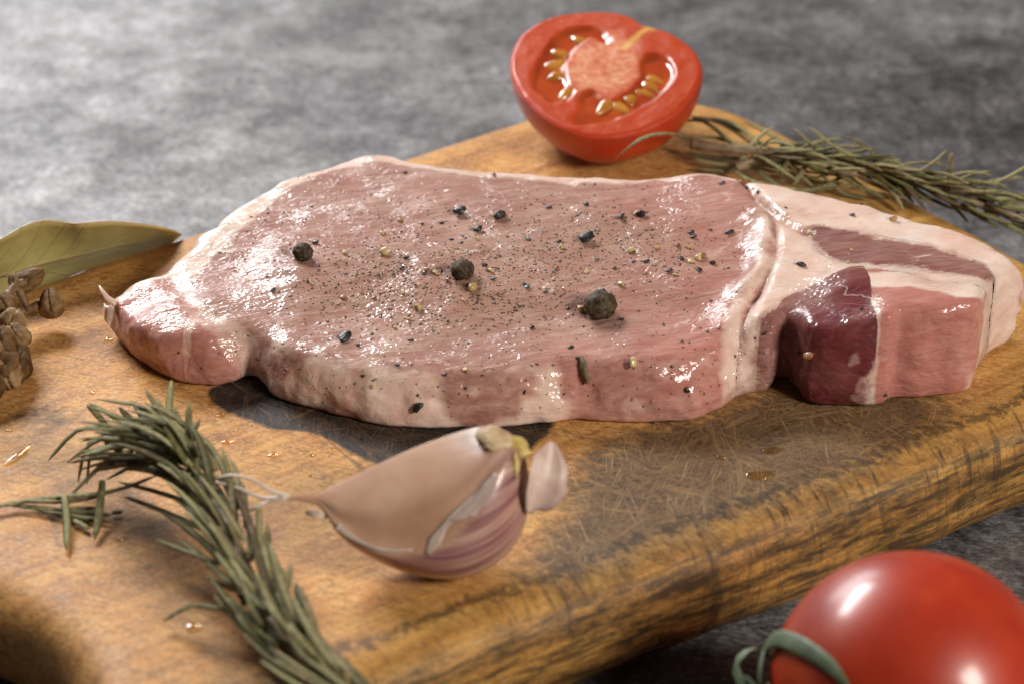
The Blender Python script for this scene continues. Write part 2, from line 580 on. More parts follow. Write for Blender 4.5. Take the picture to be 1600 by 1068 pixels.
def mat_garlic():
    M = Mat('garlic_skin')
    s, face, root = M.attr('along'), M.attr('face'), M.attr('root')
    around = M.attr('around')
    vec = M.n('ShaderNodeCombineXYZ', {0: M.math('MULTIPLY', s, 1.3), 1: M.math('MULTIPLY', around, 26.0)}).outputs[0]
    stripe = M.noise(1.0, vec, detail=4, rough=0.6, dist=0.15)
    inner = M.ramp(M.noise(1.1, detail=4), [(0.3, (0.50, 0.270, 0.160)), (0.55, (0.60, 0.360, 0.230)), (0.75, (0.68, 0.46, 0.32))])
    outer = M.ramp(stripe, [(0.34, (0.14, 0.036, 0.050)), (0.46, (0.30, 0.135, 0.125)), (0.56, (0.47, 0.28, 0.21)), (0.72, (0.60, 0.43, 0.34))])
    mauve = M.ramp(M.noise(1.4, detail=3), [(0.35, (0.50, 0.29, 0.215)), (0.7, (0.42, 0.23, 0.235))])
    inner = M.mix(M.ramp(s, [(0.60, 0.0), (0.88, 0.75)]), inner, mauve)
    c = M.mix(face, outer, inner)
    c = M.mix(root, c, M.ramp(stripe, [(0.4, (0.13, 0.065, 0.035)), (0.6, (0.30, 0.17, 0.09))]))
    sss(M, 0.2, (1.0, 0.55, 0.35), 0.2)
    h = M.math('MULTIPLY', stripe, M.math('SUBTRACT', 1.0, M.math('MULTIPLY', face, 0.85)))
    return M.out(Base_Color=c, Roughness=0.36, Normal=M.bump(h, 0.35, 0.06), Coat_Weight=0.55, Coat_Roughness=0.12)


def mat_bay():
    M = Mat('dry_bay_leaf')
    a, b = M.attr('across'), M.attr('along')
    nz = M.noise(1.4, detail=5)
    c = M.ramp(nz, [(0.3, (0.30, 0.27, 0.085)), (0.55, (0.43, 0.39, 0.140)), (0.75, (0.54, 0.49, 0.21))])
    aa = M.math('ABSOLUTE', a)
    vv = M.math('SUBTRACT', M.math('MULTIPLY', b, 9.0), M.math('MULTIPLY', aa, 1.6))
    vein = M.math('PINGPONG', M.math('ADD', vv, M.math('MULTIPLY', nz, 0.15)), 0.5)
    vm = M.ramp(vein, [(0.0, 1.0), (0.06, 0.0)])
    mid = M.ramp(aa, [(0.0, 1.0), (0.035, 1.0), (0.07, 0.0)])
    rimm = M.ramp(aa, [(0.95, 0.0), (0.99, 1.0)])
    c = M.mix(M.math('MULTIPLY', vm, 0.55), c, (0.38, 0.34, 0.15))
    c = M.mix(M.math('MAXIMUM', mid, rimm), c, (0.40, 0.285, 0.12))
    h = M.math('ADD', M.math('MULTIPLY', vm, 0.6), M.math('ADD', mid, M.math('MULTIPLY', nz, 0.6)))
    return M.out(Base_Color=c, Roughness=0.48, Normal=M.bump(h, 0.5, 0.05))


def mat_corn():
    M = Mat('black_peppercorn')
    nz = M.noise(9, detail=4)
    c = M.ramp(nz, [(0.35, (0.016, 0.010, 0.006)), (0.65, (0.050, 0.032, 0.019))])
    c = M.mix(M.attr('ridge'), c, M.ramp(nz, [(0.35, (0.050, 0.032, 0.018)), (0.65, (0.125, 0.088, 0.052))]))
    return M.out(Base_Color=c, Roughness=0.6, Normal=M.bump(nz, 0.4, 0.02), Specular_IOR_Level=0.2)


TABLE, BOARD, MEAT, WATER = mat_table(), mat_board(), mat_meat(), mat_water()
SKIN, FLESH, NEEDLE, GARLIC, BAY = mat_tomato_skin(), mat_tomato_flesh(), mat_needle(), mat_garlic(), mat_bay()
SEED = mat_simple('tomato_seed', [(0.3, (0.40, 0.13, 0.012)), (0.7, (0.58, 0.26, 0.045))], 3, rough=0.22, bump=0.1, coat=0.8, sssw=0.3, ssss=0.1)
TWIG = mat_simple('dry_twig', [(0.3, (0.16, 0.115, 0.065)), (0.6, (0.33, 0.25, 0.155)), (0.8, (0.45, 0.36, 0.24))], 6, rough=0.7, bump=0.6, vec=(1, 1, 1))
POD = mat_simple('dry_pod', [(0.25, (0.060, 0.028, 0.011)), (0.5, (0.17, 0.095, 0.040)), (0.75, (0.36, 0.235, 0.115))], 4.0, rough=0.6, bump=0.6, bdist=0.05, per_obj=0.3, spec=0.15)
PODSTEM = mat_simple('dry_pod_stalk', [(0.3, (0.115, 0.060, 0.026)), (0.7, (0.25, 0.145, 0.066))], 7, rough=0.6, bump=0.6)
PEPPER = mat_corn()
PBLACK = mat_simple('pepper_husk', [(0.3, (0.007, 0.006, 0.006)), (0.7, (0.028, 0.021, 0.017))], 10, rough=0.35, bump=0.4, coat=0.35)
PPALE = mat_simple('pepper_core', [(0.3, (0.40, 0.24, 0.070)), (0.5, (0.56, 0.41, 0.165)), (0.75, (0.70, 0.57, 0.31))], 7, rough=0.4, bump=0.4, coat=0.5, per_obj=0.3, sssw=0.2, ssss=0.05)
PBROWN = mat_simple('pepper_brown', [(0.3, (0.15, 0.045, 0.012)), (0.7, (0.36, 0.145, 0.035))], 7, rough=0.35, bump=0.4, coat=0.6, per_obj=0.3)
PAPER = mat_simple('garlic_paper', [(0.3, (0.44, 0.27, 0.225)), (0.55, (0.62, 0.46, 0.385)), (0.75, (0.74, 0.64, 0.56))], 1.6, rough=0.45, bump=0.4, bdist=0.05, sssw=0.0)
WHITE_PAPER = mat_simple('garlic_white_membrane', [(0.3, (0.50, 0.36, 0.275)), (0.7, (0.72, 0.60, 0.50))], 2.5, rough=0.4, bump=0.3)
ROOT = mat_simple('garlic_root_plate', [(0.3, (0.26, 0.145, 0.060)), (0.5, (0.56, 0.40, 0.215)), (0.7, (0.72, 0.58, 0.38))], 3.5, rough=0.6, bump=0.6, bdist=0.06)
YELLOW = mat_simple('garlic_yellow_skin', [(0.3, (0.48, 0.30, 0.045)), (0.7, (0.76, 0.62, 0.25))], 3.0, rough=0.5, bump=0.5)
SEPAL = mat_simple('tomato_sepal', [(0.3, (0.060, 0.095, 0.045)), (0.7, (0.15, 0.20, 0.11))], 3, rough=0.55, bump=0.3)

# ------------------------------------------------------------------ table
V = [(-110, -70, 0), (110, -70, 0), (110, 140, 0), (-110, 140, 0), (-110, -70, -4), (110, -70, -4), (110, 140, -4), (-110, 140, -4)]
F = [(0, 1, 2, 3), (7, 6, 5, 4), (0, 4, 5, 1), (1, 5, 6, 2), (2, 6, 7, 3), (3, 7, 4, 0)]
tag(link('table_surface', make_mesh('table_surface', V, F, smooth=False), TABLE), kind='structure')

# ------------------------------------------------------------------ cutting board
z = ZB
bp = [(-190, 545, z), (70, 444, z), (330, 358, z), (650, 242, z), (810, 188, z), (905, 160, z), (1010, 152, z), (1090, 162, z), (1165, 184, z), (1290, 244, z),
      (1400, 302, z), (1530, 372, z), (1640, 440, z), (1700, 500, z), (1705, 555, z), (1640, 620, z), (1566, 655, z), (1320, 752, z), (1040, 852, z), (600, 1018, z),
      (470, 1082, z), (380, 1160, z), (340, 1260, z), (190, 1290, z), (150, 1180, z), (172, 1085, z), (132, 995, z), (65, 932, z), (-30, 890, z), (-140, 880, z), (-280, 800, z), (-300, 650, z)]
board_poly = smooth_loop(plan(bp), 5)
h = 0.085
lo, hi = board_poly.min(0) - 0.8, board_poly.max(0) + 0.8
gx, gy, gz = np.arange(lo[0], hi[0], h), np.arange(lo[1], hi[1], h), np.arange(-0.25, ZB + 0.35, h)
X2, Y2 = np.meshgrid(gx, gy, indexing='ij')
d2 = sd_poly(board_poly, X2, Y2)
d2 = d2 - 0.42 + 0.10 * fbm(X2 * 0.35, Y2 * 0.35, 0.0, 5, 2)
zz = gz[None, None, :]
prof = d2[:, :, None] + 0.05 * fbm(X2[:, :, None] * 0.9, Y2[:, :, None] * 0.9, zz * 1.2, 9, 2)
top = zz - (ZB + 0.0)
f = smax(prof, top, 0.80)
f = smax(f, 0.03 - zz, 1.3)
V, F = surface_nets(f, np.array([gx[0], gy[0], gz[0]]), h)
vd = sd_poly(board_poly, V[:, 0], V[:, 1])


def blob(poly_px, soft, V=V, zt=ZB):
    p = smooth_loop(plan([(x, y, zt) for x, y in poly_px]), 4)
    return sstep(soft, -soft, sd_poly(p, V[:, 0], V[:, 1]))


burn = blob([(345, 598), (330, 622), (370, 650), (430, 668), (500, 680), (560, 712), (640, 740), (760, 745), (830, 700), (860, 640), (700, 560), (450, 560)], 0.22)
burn = np.maximum(burn, 0.42 * blob([(10, 655), (60, 690), (130, 665), (150, 640), (70, 625), (20, 630)], 0.3))
scar = 1.15 * blob([(905, 720), (880, 800), (830, 880), (900, 905), (1040, 850), (1210, 785), (1330, 735), (1420, 690), (1480, 640), (1400, 600), (1240, 590), (1150, 630), (1010, 670)], 0.9)
scar = np.maximum(scar, 0.35 * blob([(330, 560), (430, 560), (420, 640), (350, 650)], 0.3))
scar = np.maximum(scar, 0.30 * blob([(480, 740), (680, 760), (900, 830), (800, 920), (560, 850)], 0.6))
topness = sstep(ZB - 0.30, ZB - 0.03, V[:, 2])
l3 = plan([(470, 1082, z), (600, 1018, z), (1040, 852, z), (1320, 752, z), (1566, 655, z), (1640, 620, z), (1705, 555, z)])
dl3 = d_line(l3, V[:, 0], V[:, 1])
edge = np.exp(-(dl3 / 0.60) ** 2) * (0.55 + 0.45 * sstep(-1, 6, V[:, 0]))
arris = np.exp(-((vd + 0.34 + 0.10 * fbm(V[:, 0] * 1.5, V[:, 1] * 1.5, 0.0, 13, 2)) / 0.26) ** 2) * (dl3 < 1.2)
gold = np.maximum(np.exp(-(dl3 / 0.75) ** 2), (1 - topness) * (dl3 < 3))
gold = np.maximum(0.8 * gold, 0.8 * sstep(2.6, 0.6, d_line(plan([(1160, 190, z), (1400, 310, z), (1640, 440, z), (1705, 555, z)]), V[:, 0], V[:, 1])))
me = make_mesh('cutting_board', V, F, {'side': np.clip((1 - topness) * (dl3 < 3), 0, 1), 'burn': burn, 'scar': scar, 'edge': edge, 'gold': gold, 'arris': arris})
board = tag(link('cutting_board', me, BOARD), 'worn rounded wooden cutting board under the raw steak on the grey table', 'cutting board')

# ------------------------------------------------------------------ steak
HP = [(170, 455, .72), (190, 480, .78), (230, 432, .98), (300, 470, 1.0), (250, 510, .90), (330, 505, .92), (385, 525, .92), (350, 350, 1.1), (500, 265, 1.15), (620, 245, 1.2), (840, 275, 1.2),
      (1000, 278, 1.25), (1130, 285, 1.4), (500, 400, 1.15), (700, 400, 1.15), (900, 400, 1.2), (1100, 400, 1.35), (450, 530, .93), (700, 565, .92), (900, 545, .98), (1050, 540, 1.08), (1130, 530, 1.15),
      (1250, 310, 1.5), (1400, 350, 1.55), (1580, 400, 1.55), (1250, 400, 1.42), (1300, 400, 1.52), (1450, 420, 1.62), (1350, 430, 1.72), (1410, 437, 1.78), (1505, 455, 1.78), (1270, 490, 1.5), (1205, 490, 1.35), (1320, 470, 1.62), (1430, 470, 1.8),
      (1190, 560, 0.85), (1170, 590, 0.7)]
HC = np.array([[*at(x, y, ZB + hh)[:2], hh] for x, y, hh in HP])


def height(X, Y):
    w, s = 1e-9, 0
    for x, y, hh in HC:
        k = 1 / (0.15 + (X - x) ** 2 + (Y - y) ** 2) ** 2
        w = w + k
        s = s + k * hh
    return s / w


b0 = ZB + 0.12
outline_px = [(158, 468, b0 + .25), (170, 510, b0), (197, 550, b0), (235, 578, b0), (272, 594, b0), (330, 600, b0), (365, 594, b0), (388, 586, b0), (404, 597, b0), (420, 613, b0), (460, 630, b0), (520, 645, b0),
              (600, 659, b0), (700, 666, b0), (800, 664, b0), (850, 658, b0), (905, 652, b0), (950, 658, b0), (1010, 660, b0), (1085, 654, b0), (1130, 634, b0), (1165, 612, b0), (1200, 604, b0), (1222, 588, b0),
              (1240, 600, b0), (1262, 624, b0), (1330, 630, b0), (1382, 627, b0), (1396, 619, b0), (1440, 619, b0), (1515, 607, b0), (1524, 588, b0), (1545, 553, b0), (1582, 532, b0),
              (1599, 415, ZB + 1.55), (1545, 377, ZB + 1.55), (1430, 343, ZB + 1.52), (1300, 304, ZB + 1.5), (1160, 276, ZB + 1.42), (1100, 268, ZB + 1.35), (1040, 270, ZB + 1.28), (960, 274, ZB + 1.25), (840, 271, ZB + 1.2),
              (740, 261, ZB + 1.2), (660, 248, ZB + 1.2), (620, 237, ZB + 1.2), (560, 241, ZB + 1.18), (500, 257, ZB + 1.15), (420, 289, ZB + 1.12), (380, 314, ZB + 1.1), (350, 338, ZB + 1.1), (335, 352, ZB + 1.1), (290, 384, ZB + 1.05),
              (245, 417, ZB + 1.0), (190, 434, ZB + .95), (163, 452, ZB + .9)]
steak_poly = smooth_loop(plan(outline_px), 3)

h = 0.047
lo, hi = steak_poly.min(0) - 0.35, steak_poly.max(0) + 0.35
gx, gy, gz = np.arange(lo[0], hi[0], h), np.arange(lo[1], hi[1], h), np.arange(ZB - 0.12, ZB + 2.2, h)
X2, Y2 = np.meshgrid(gx, gy, indexing='ij')
d2 = sd_poly(steak_poly, X2, Y2)
H2 = height(X2, Y2)


def tline(pts, hh):
    return smooth_loop(plan([(x, y, ZB + hh) for x, y in pts]), 4, closed=False)


crev = tline([(1155, 290), (1180, 325), (1205, 362), (1212, 400), (1204, 440), (1178, 478), (1158, 508), (1152, 530), (1160, 560), (1172, 596)], 1.2)
roll = tline([(1186, 352), (1196, 385), (1190, 425), (1162, 460), (1146, 492), (1142, 520)], 1.35)
ridge = tline([(1236, 372), (1226, 410), (1205, 450), (1180, 492), (1168, 530)], 1.45)
fold2 = tline([(1178, 300), (1215, 335), (1240, 352), (1262, 362)], 1.5)
seamL = tline([(262, 428), (285, 455), (310, 490), (345, 508), (384, 530), (386, 570)], .9)
seamP = tline([(1350, 432), (1368, 500), (1384, 560)], 1.6)
dcr, dro, dri = d_line(crev, X2, Y2), d_line(roll, X2, Y2), d_line(ridge, X2, Y2)
deep = sstep(at(0, 300, ZB + 1.2)[1], at(0, 480, ZB + 1.2)[1], Y2)
H2 = H2 - (0.07 + 0.05 * deep) * np.exp(-(dcr / (0.07 + 0.03 * deep)) ** 2) + (0.13 + 0.12 * vnoise(X2 * 2.2, Y2 * 2.2, 0.0, 77)) * np.exp(-(dro / 0.24) ** 2) + 0.05 * np.exp(-(dri / 0.26) ** 2)
H2 -= 0.10 * np.exp(-(d_line(fold2, X2, Y2) / 0.10) ** 2)
H2 -= 0.05 * np.exp(-(d_line(seamL, X2, Y2) / 0.20) ** 2)
xt = at(330, 500, ZB + 1)[0]
H2 += 0.035 * fbm(X2 * 0.8, Y2 * 1.1, 0.0, 21, 3) + 0.02 * fbm(X2 * 2.0, Y2 * 4.0, 0.0, 31, 2)
# how round the upper edge is: soft along the front of the loin, crisp where the knife cut the right end
xr = at(1190, 540, ZB)[0]
soft = np.where(X2 < xr, 0.36, 0.22)
soft = np.where(X2 < xt, 0.28, soft)
yb = at(0, 420, ZB + 1.2)[1]
soft = np.where((X2 < xr) & (Y2 > yb), 0.26, soft)
zz = gz[None, None, :]
X3, Y3 = X2[:, :, None], Y2[:, :, None]
wob = 0.06 * fbm(X3 * 1.1, Y3 * 1.1, zz * 1.2, 41, 2) + 0.045 * fbm(X3 * 2.6, Y3 * 2.6, zz * 2.6, 51, 3)
wob = np.where(X3 > xr, wob * 0.55, wob)
slant = (0.30 * sstep(yb + 0.6, yb - 0.6, Y2) * sstep(xr - 0.15, xr - 1.2, X2) * sstep(xt - 1.6, xt, X2))[:, :, None]
side_f = d2[:, :, None] + wob + slant * (zz - ZB) + 0.07 * sstep(0.4, 0.0, zz - ZB)
f = smax(side_f, zz - ZB - H2[:, :, None], soft[:, :, None])
f = smax(f, ZB + 0.012 - zz, 0.12).astype(np.float32)


def region(pts, hh):
    return sd_poly(smooth_loop(plan([(x, y, ZB + hh) for x, y in pts]), 3), X2, Y2) + 0.05 * fbm(X2 * 2, Y2 * 2, 0.0, 61, 2)


# the cuts between the muscles of the right end and the tail, seen on the top of the slice
BIG = 700
r_strip = region([(1258, 352), (1300, 347), (1420, 376), (1500, 396), (1540, 410), (1552, 432), (1545, 450), (1505, 440), (1440, 428), (1340, 420), (1280, 382)], 1.58)
r_dark = region([(1188, 492), (1225, 458), (1280, 440), (1348, 430), (1366, 500), (1382, 560), (1400, 800), (1230, 800), (1215, 640), (1196, 560)], 1.55)
r_pink = region([(1350, 428), (1385, 424), (1440, 432), (1505, 444), (1548, 452), (1560, 500), (1562, 560), (1566, 800), (1402, 800), (1384, 560), (1368, 500)], 1.72)
r_right = sd_poly(np.vstack([crev, plan([(1180, 900, ZB), (1900, 900, ZB), (1900, 100, ZB), (1150, 200, ZB + 1.4)])]), X2, Y2)
r_tail = sd_poly(np.vstack([seamL, plan([(384, 900, ZB), (0, 900, ZB), (0, 350, ZB + 1), (225, 380, ZB + 1)])]), X2, Y2)
G = 0.004
regs = {}
regs['strip_muscle'] = r_strip
regs['dark_muscle'] = np.maximum(r_dark, -r_strip)
regs['pink_muscle'] = np.maximum(np.maximum(r_pink, -r_dark), -r_strip)
regs['fat_cap'] = np.maximum.reduce([r_right, -r_strip, -r_dark, -r_pink])
regs['tail_muscle'] = r_tail
regs['loin_muscle'] = np.maximum(-r_right, -r_tail)
steak = thing('pork_steak', 'large raw pink pork steak sprinkled with cracked pepper on the wooden board', 'steak', (0, 0, ZB))
spice_px = [(700, 400), (900, 380), (820, 420), (620, 420), (1000, 390), (560, 450), (760, 470)]
spice_c = np.array([at(x, y, ZB + 1.2)[:2] for x, y in spice_px])
back_line = plan([p for p in outline_px if p[1] < 460 and p[0] < 1170 and p[2] > ZB + .5])
front_line = plan([p for p in outline_px if 390 < p[0] < 860 and p[1] > 560])
frontR = plan([p for p in outline_px if 850 < p[0] < 1180 and p[1] > 560])
pinktop = plan([(1350, 436, ZB + 1.7), (1420, 434, ZB + 1.75), (1495, 450, ZB + 1.75)])
allV, allF, off = [], [], 0
fgrad = np.gradient(f, h)
org_ = np.array([gx[0], gy[0], gz[0]])


def sample(A, V):
    q = np.clip((V - org_) / h, 0, np.array(A.shape) - 1.001)
    i = q.astype(int)
    t = q - i
    r = 0
    for a in (0, 1):
        for b in (0, 1):
            for c in (0, 1):
                w = (t[:, 0] if a else 1 - t[:, 0]) * (t[:, 1] if b else 1 - t[:, 1]) * (t[:, 2] if c else 1 - t[:, 2])
                r = r + w * A[i[:, 0] + a, i[:, 1] + b, i[:, 2] + c]
    return r


for nm, rg in regs.items():
    fr = np.maximum(f, (rg + G)[:, :, None])
    V, F = surface_nets(fr, org_, h)
    gax, gay = np.gradient(rg, h)

    def sample2(A):
        q = np.clip((V[:, :2] - org_[:2]) / h, 0, np.array(A.shape) - 1.001)
        i = q.astype(int)
        t = q - i
        return (A[i[:, 0], i[:, 1]] * (1 - t[:, 0]) * (1 - t[:, 1]) + A[i[:, 0] + 1, i[:, 1]] * t[:, 0] * (1 - t[:, 1])
                + A[i[:, 0], i[:, 1] + 1] * (1 - t[:, 0]) * t[:, 1] + A[i[:, 0] + 1, i[:, 1] + 1] * t[:, 0] * t[:, 1])

    rv = sample2(rg)
    lip = (np.abs(sample(f, V)) < 1.1 * h) & (rv > -0.85 * h)
    V[:, 0] += np.where(lip, (0.003 - rv) * sample2(gax), 0)
    V[:, 1] += np.where(lip, (0.003 - rv) * sample2(gay), 0)
    for _ in range(2):                       # let the cut edges lie flush in the common surface
        gr = np.stack([sample(g_, V) for g_ in fgrad], 1)
        fv = sample(f, V)
        near = np.abs(fv) < 1.1 * h
        V -= np.where(near, fv / np.maximum((gr ** 2).sum(1), 0.3), 0)[:, None] * gr
    gr = np.stack([sample(g_, V) for g_ in fgrad], 1)
    nrm = gr / (np.linalg.norm(gr, axis=1)[:, None] + 1e-9)
    nrm[~near] = 0                           # (0, 0, 0) keeps the mesh's own normal inside the cuts
    x, y, zt = V[:, 0], V[:, 1], V[:, 2] - ZB
    n1 = fbm(x * 1.6, y * 1.6, zt * 1.6, 71, 3)
    fat, dark, pale = np.zeros(len(V)), np.zeros(len(V)), np.zeros(len(V))
    ii = np.clip(((V[:, :2] - org_[:2]) / h).round().astype(int), 0, np.array(rg.shape) - 1)
    ins = -rg[ii[:, 0], ii[:, 1]]                 # how deep inside its muscle
    thr = fbm(x * 0.9 + y * 0.5, y * 4.0 - x * 1.5, zt * 1.0, 87, 3)
    spice = np.exp(-(((x[:, None] - spice_c[:, 0]) ** 2 + ((y[:, None] - spice_c[:, 1]) * 1.4) ** 2).min(1)) / 2.2)
    if nm == 'loin_muscle':
        db = d_line(back_line, x, y)
        wl = 0.26 + 0.24 * sstep(at(520, 300, ZB + 1)[0], at(350, 350, ZB + 1)[0], x) - 0.08 * sstep(0, 3, x)
        fat = np.maximum(fat, sstep(wl + 0.22, wl - 0.10, db + 0.10 * n1))
        dfl = d_line(front_line, x, y)
        fat = np.maximum(fat, sstep(0.85, 0.25, dfl + 0.2 * n1) * (0.42 + 0.75 * n1 + 0.22 * sstep(0.6, 0.2, zt)))
        fat = np.maximum(fat, 0.42 * sstep(0.8, 0.2, d_line(frontR, x, y)) * (0.45 + 1.2 * n1))
        fat = np.maximum(fat, (0.55 + 0.3 * n1) * sstep(0.34, 0.10, d_line(roll, x, y) + 0.14 * n1))
        fat = np.maximum(fat, 0.50 * sstep(0.32, 0.02, d_line(seamL, x, y) + 0.16 * n1))
        pale = 0.5 * sstep(1.6, 0.2, d_line(frontR, x, y)) + 0.35 * sstep(2.2, 0.6, d_line(tline([(1100, 290), (1150, 330), (1180, 400), (1120, 480)], 1.3), x, y))
    elif nm == 'tail_muscle':
        fat = 0.85 * sstep(0.42, 0.15, d_line(back_line, x, y) + 0.12 * n1)
        fat = np.maximum(fat, 0.42 * sstep(0.35, 0.02, d_line(seamL, x, y) + 0.2 * n1))
        fat = np.maximum(fat, 0.50 * sstep(0.11, 0.02, d_line(tline([(310, 525), (290, 560), (262, 590)], .5), x, y) + 0.07 * n1))
        pale = 0.55 + 0 * x
    elif nm == 'fat_cap':
        fat = 0.72 + 0.22 * n1 + 0.3 * sstep(0.8, 0.3, d_line(plan([p for p in outline_px if p[1] < 420 and p[0] > 1150]), x, y)) - 0.35 * sstep(0.14, 0.0, ins) * (0.6 + n1)
        fat -= 0.35 * sstep(0.35, 0.0, d_line(fold2, x, y)) * (0.6 + n1)
        low = plan([(1165, 560, ZB + .7), (1190, 590, ZB + .4), (1215, 600, ZB + .2)])
        fat -= 0.25 * sstep(0.4, 0.1, d_line(low, x, y) + 0.2 * n1)
    elif nm == 'strip_muscle':
        dark = 0.58 - 0.25 * sstep(at(1400, 400, ZB + 1.6)[0], at(1540, 430, ZB + 1.6)[0], x) + 0.15 * n1
        fat = 0.55 * sstep(0.20, 0.0, ins + 0.10 * n1) + 0.5 * sstep(0.55, 0.95, thr)
    elif nm == 'dark_muscle':
        dark = 0.98 - 0.5 * sstep(0.9, 0.0, d_line(tline([(1190, 490), (1250, 450), (1345, 430)], 1.5), x, y)) + 0.15 * n1
        fat = 0.28 * sstep(0.16, 0.0, ins + 0.08 * n1) + 0.40 * sstep(0.5, 0.9, thr)
    else:
        pale = 0.9 + 0 * x
        dark = 0.16 * sstep(0.0, 0.5, fbm(x * 2.2 + zt, y * 0.5, zt * 0.7, 81, 2))
        fat = 0.95 * sstep(0.46, 0.16, d_line(pinktop, x, y) + 0.18 * n1) * sstep(0.95, 1.5, zt + 0.15 * n1)
        fat = np.maximum(fat, 0.62 * sstep(0.15, 0.02, d_line(seamP, x, y) + 0.05 * n1))
        fat = np.maximum(fat, 0.55 * sstep(at(1470, 600, ZB)[0], at(1512, 600, ZB)[0], x + 0.1 * n1) * sstep(0.8, 0.2, zt))
        fat = np.maximum(fat, 0.42 * sstep(0.5, 0.75, fbm(x * 3.0 + zt * 1.2, y * 0.4, zt * 0.5, 83, 2)))
    po = part(nm, V, F, MEAT, steak, {'fat': np.clip(fat, 0, 1), 'dark': np.clip(dark, 0, 1), 'pale': np.clip(pale, 0, 1), 'spice': spice if nm == 'loin_muscle' else 0 * x})
    po.data.normals_split_custom_set_from_vertices(nrm.tolist())
    allV.append(V)
    allF.append(F + off)
    off += len(V)
# the little raised curl of fat at the tail's end
cv = [at(180, 474, ZB + .75), at(168, 466, ZB + .85), at(160, 455, ZB + .95), at(155, 446, ZB + .98)]
V, F = tube(smooth_loop(cv, 4, False), np.linspace(0.10, 0.010, 13), 8, 0.5)
part('fat_curl', V, F, MEAT, steak, {'fat': np.ones(len(V)), 'dark': np.zeros(len(V)), 'pale': np.zeros(len(V)), 'spice': np.zeros(len(V))})
steak_bvh = BVHTree.FromPolygons(np.concatenate(allV).tolist(), np.concatenate(allF).tolist())


def on_steak(px, py):
    hit = steak_bvh.ray_cast(Vector(CPOS), Vector(ray(px, py)).normalized())
    if hit[0] is None:
        return at(px, py, ZB), np.array([0, 0, 1.0])
    return np.array(hit[0]), np.array(hit[1])


# ------------------------------------------------------------------ pepper
def px_cm(p):
    return _FPX / np.dot(p - CPOS, _FW)


def corn_mesh(seed):
    v, fc = ico(4)
    p = v * 2.6
    a = np.abs(fbm(p[:, 0], p[:, 1], p[:, 2], seed, 2))
    b = np.abs(vnoise(p[:, 0] * 1.7 + 5, p[:, 1] * 1.7, p[:, 2] * 1.7, seed + 9))
    r = 0.86 + 0.20 * np.minimum(a * 1.6, 1) ** 0.6 * 0.9 + 0.06 * b
    return make_mesh('peppercorn', v * r[:, None], fc, {'ridge': sstep(0.93, 1.03, r)})


def place(name, me, mat, px, py, w_px, label, cat, group, sink=0.75, flat=0.85, fn=on_steak):
    p, n = fn(px, py)
    r = w_px / 2 / px_cm(p)
    n = n if n[2] > 0.2 else n * 0.5 + np.array([0, 0, 0.5])
    n = n / np.linalg.norm(n)
    o = link(name, me, mat, loc=p + n * r * flat * sink * 0.8)
    rot = Vector((0, 0, 1)).rotation_difference(Vector(n)).to_matrix().to_4x4() @ Matrix.Rotation(random.uniform(0, 6.28), 4, 'Z')
    o.rotation_euler = rot.to_euler()
    o.scale = (r, r * random.uniform(0.9, 1.0), r * flat)
    return tag(o, label, cat, group)


GP = 'whole and half crushed peppercorns on the steak'
for k, (px, py, w, lab) in enumerate([
        (473, 404, 34, 'whole wrinkled brown peppercorn alone on the left of the steak'),
        (723, 433, 38, 'dark wrinkled peppercorn with a pale crumb beside it mid steak'),
        (938, 490, 52, 'largest wrinkled whole peppercorn near the front of the steak')]):
    place('peppercorn', corn_mesh(100 + k * 7), PEPPER, px, py, w, lab, 'peppercorn', GP, sink=0.95)


def shard_mesh(seed, sub=2, rough=0.55):
    r = np.random.default_rng(seed)
    v, fc = ico(sub)
    q = v.copy()
    for _ in range(7):                       # chop flat facets off a ball
        nrm = r.normal(size=3)
        nrm /= np.linalg.norm(nrm)
        d = r.uniform(0.35, 0.8)
        t = q @ nrm - d
        q -= np.where(t > 0, t, 0)[:, None] * nrm
    q *= 1 + 0.12 * vnoise(v[:, 0] * 3, v[:, 1] * 3, v[:, 2] * 3, seed)[:, None]
    q *= np.array([1.15, r.uniform(0.7, 1.0), r.uniform(0.7, 1.0)])
    return make_mesh('pepper_fragment', q, fc, smooth=False)


black_shards = [shard_mesh(200 + i) for i in range(8)]
pale_shards = [shard_mesh(300 + i) for i in range(6)]
brown_shards = [shard_mesh(400 + i) for i in range(4)]
for m_ in black_shards:
    m_.materials.append(PBLACK)
for m_ in pale_shards:
    m_.materials.append(PPALE)
for m_ in brown_shards:
    m_.materials.append(PBROWN)
for k, (px, py, w, lab) in enumerate([
        (919, 376, 29, 'glossy black cracked peppercorn right of centre on the steak'),
        (720, 335, 25, 'black and brown cracked peppercorn above centre on the steak'),
        (781, 339, 23, 'angular black pepper piece with a bright wet rim near the back of the steak'),
        (1004, 338, 20, 'round black pepper piece touching a tan crumb on the right of the loin'),
        (971, 342, 17, 'black pepper piece just left of the tan and black pair'),
        (540, 530, 24, 'clump of black pepper on the front left edge of the steak'),
        (653, 635, 19, 'black pepper piece stuck low on the front fat'),
        (1252, 416, 16, 'triangular black pepper piece on the white fat of the right end'),
        (493, 381, 15, 'oval black pepper husk just behind the brown peppercorn'),
        (748, 361, 16, 'shiny black husk in the middle of the loin')]):
    place('cracked_pepper', black_shards[k % 8], None, px, py, w, lab, 'pepper', GP)
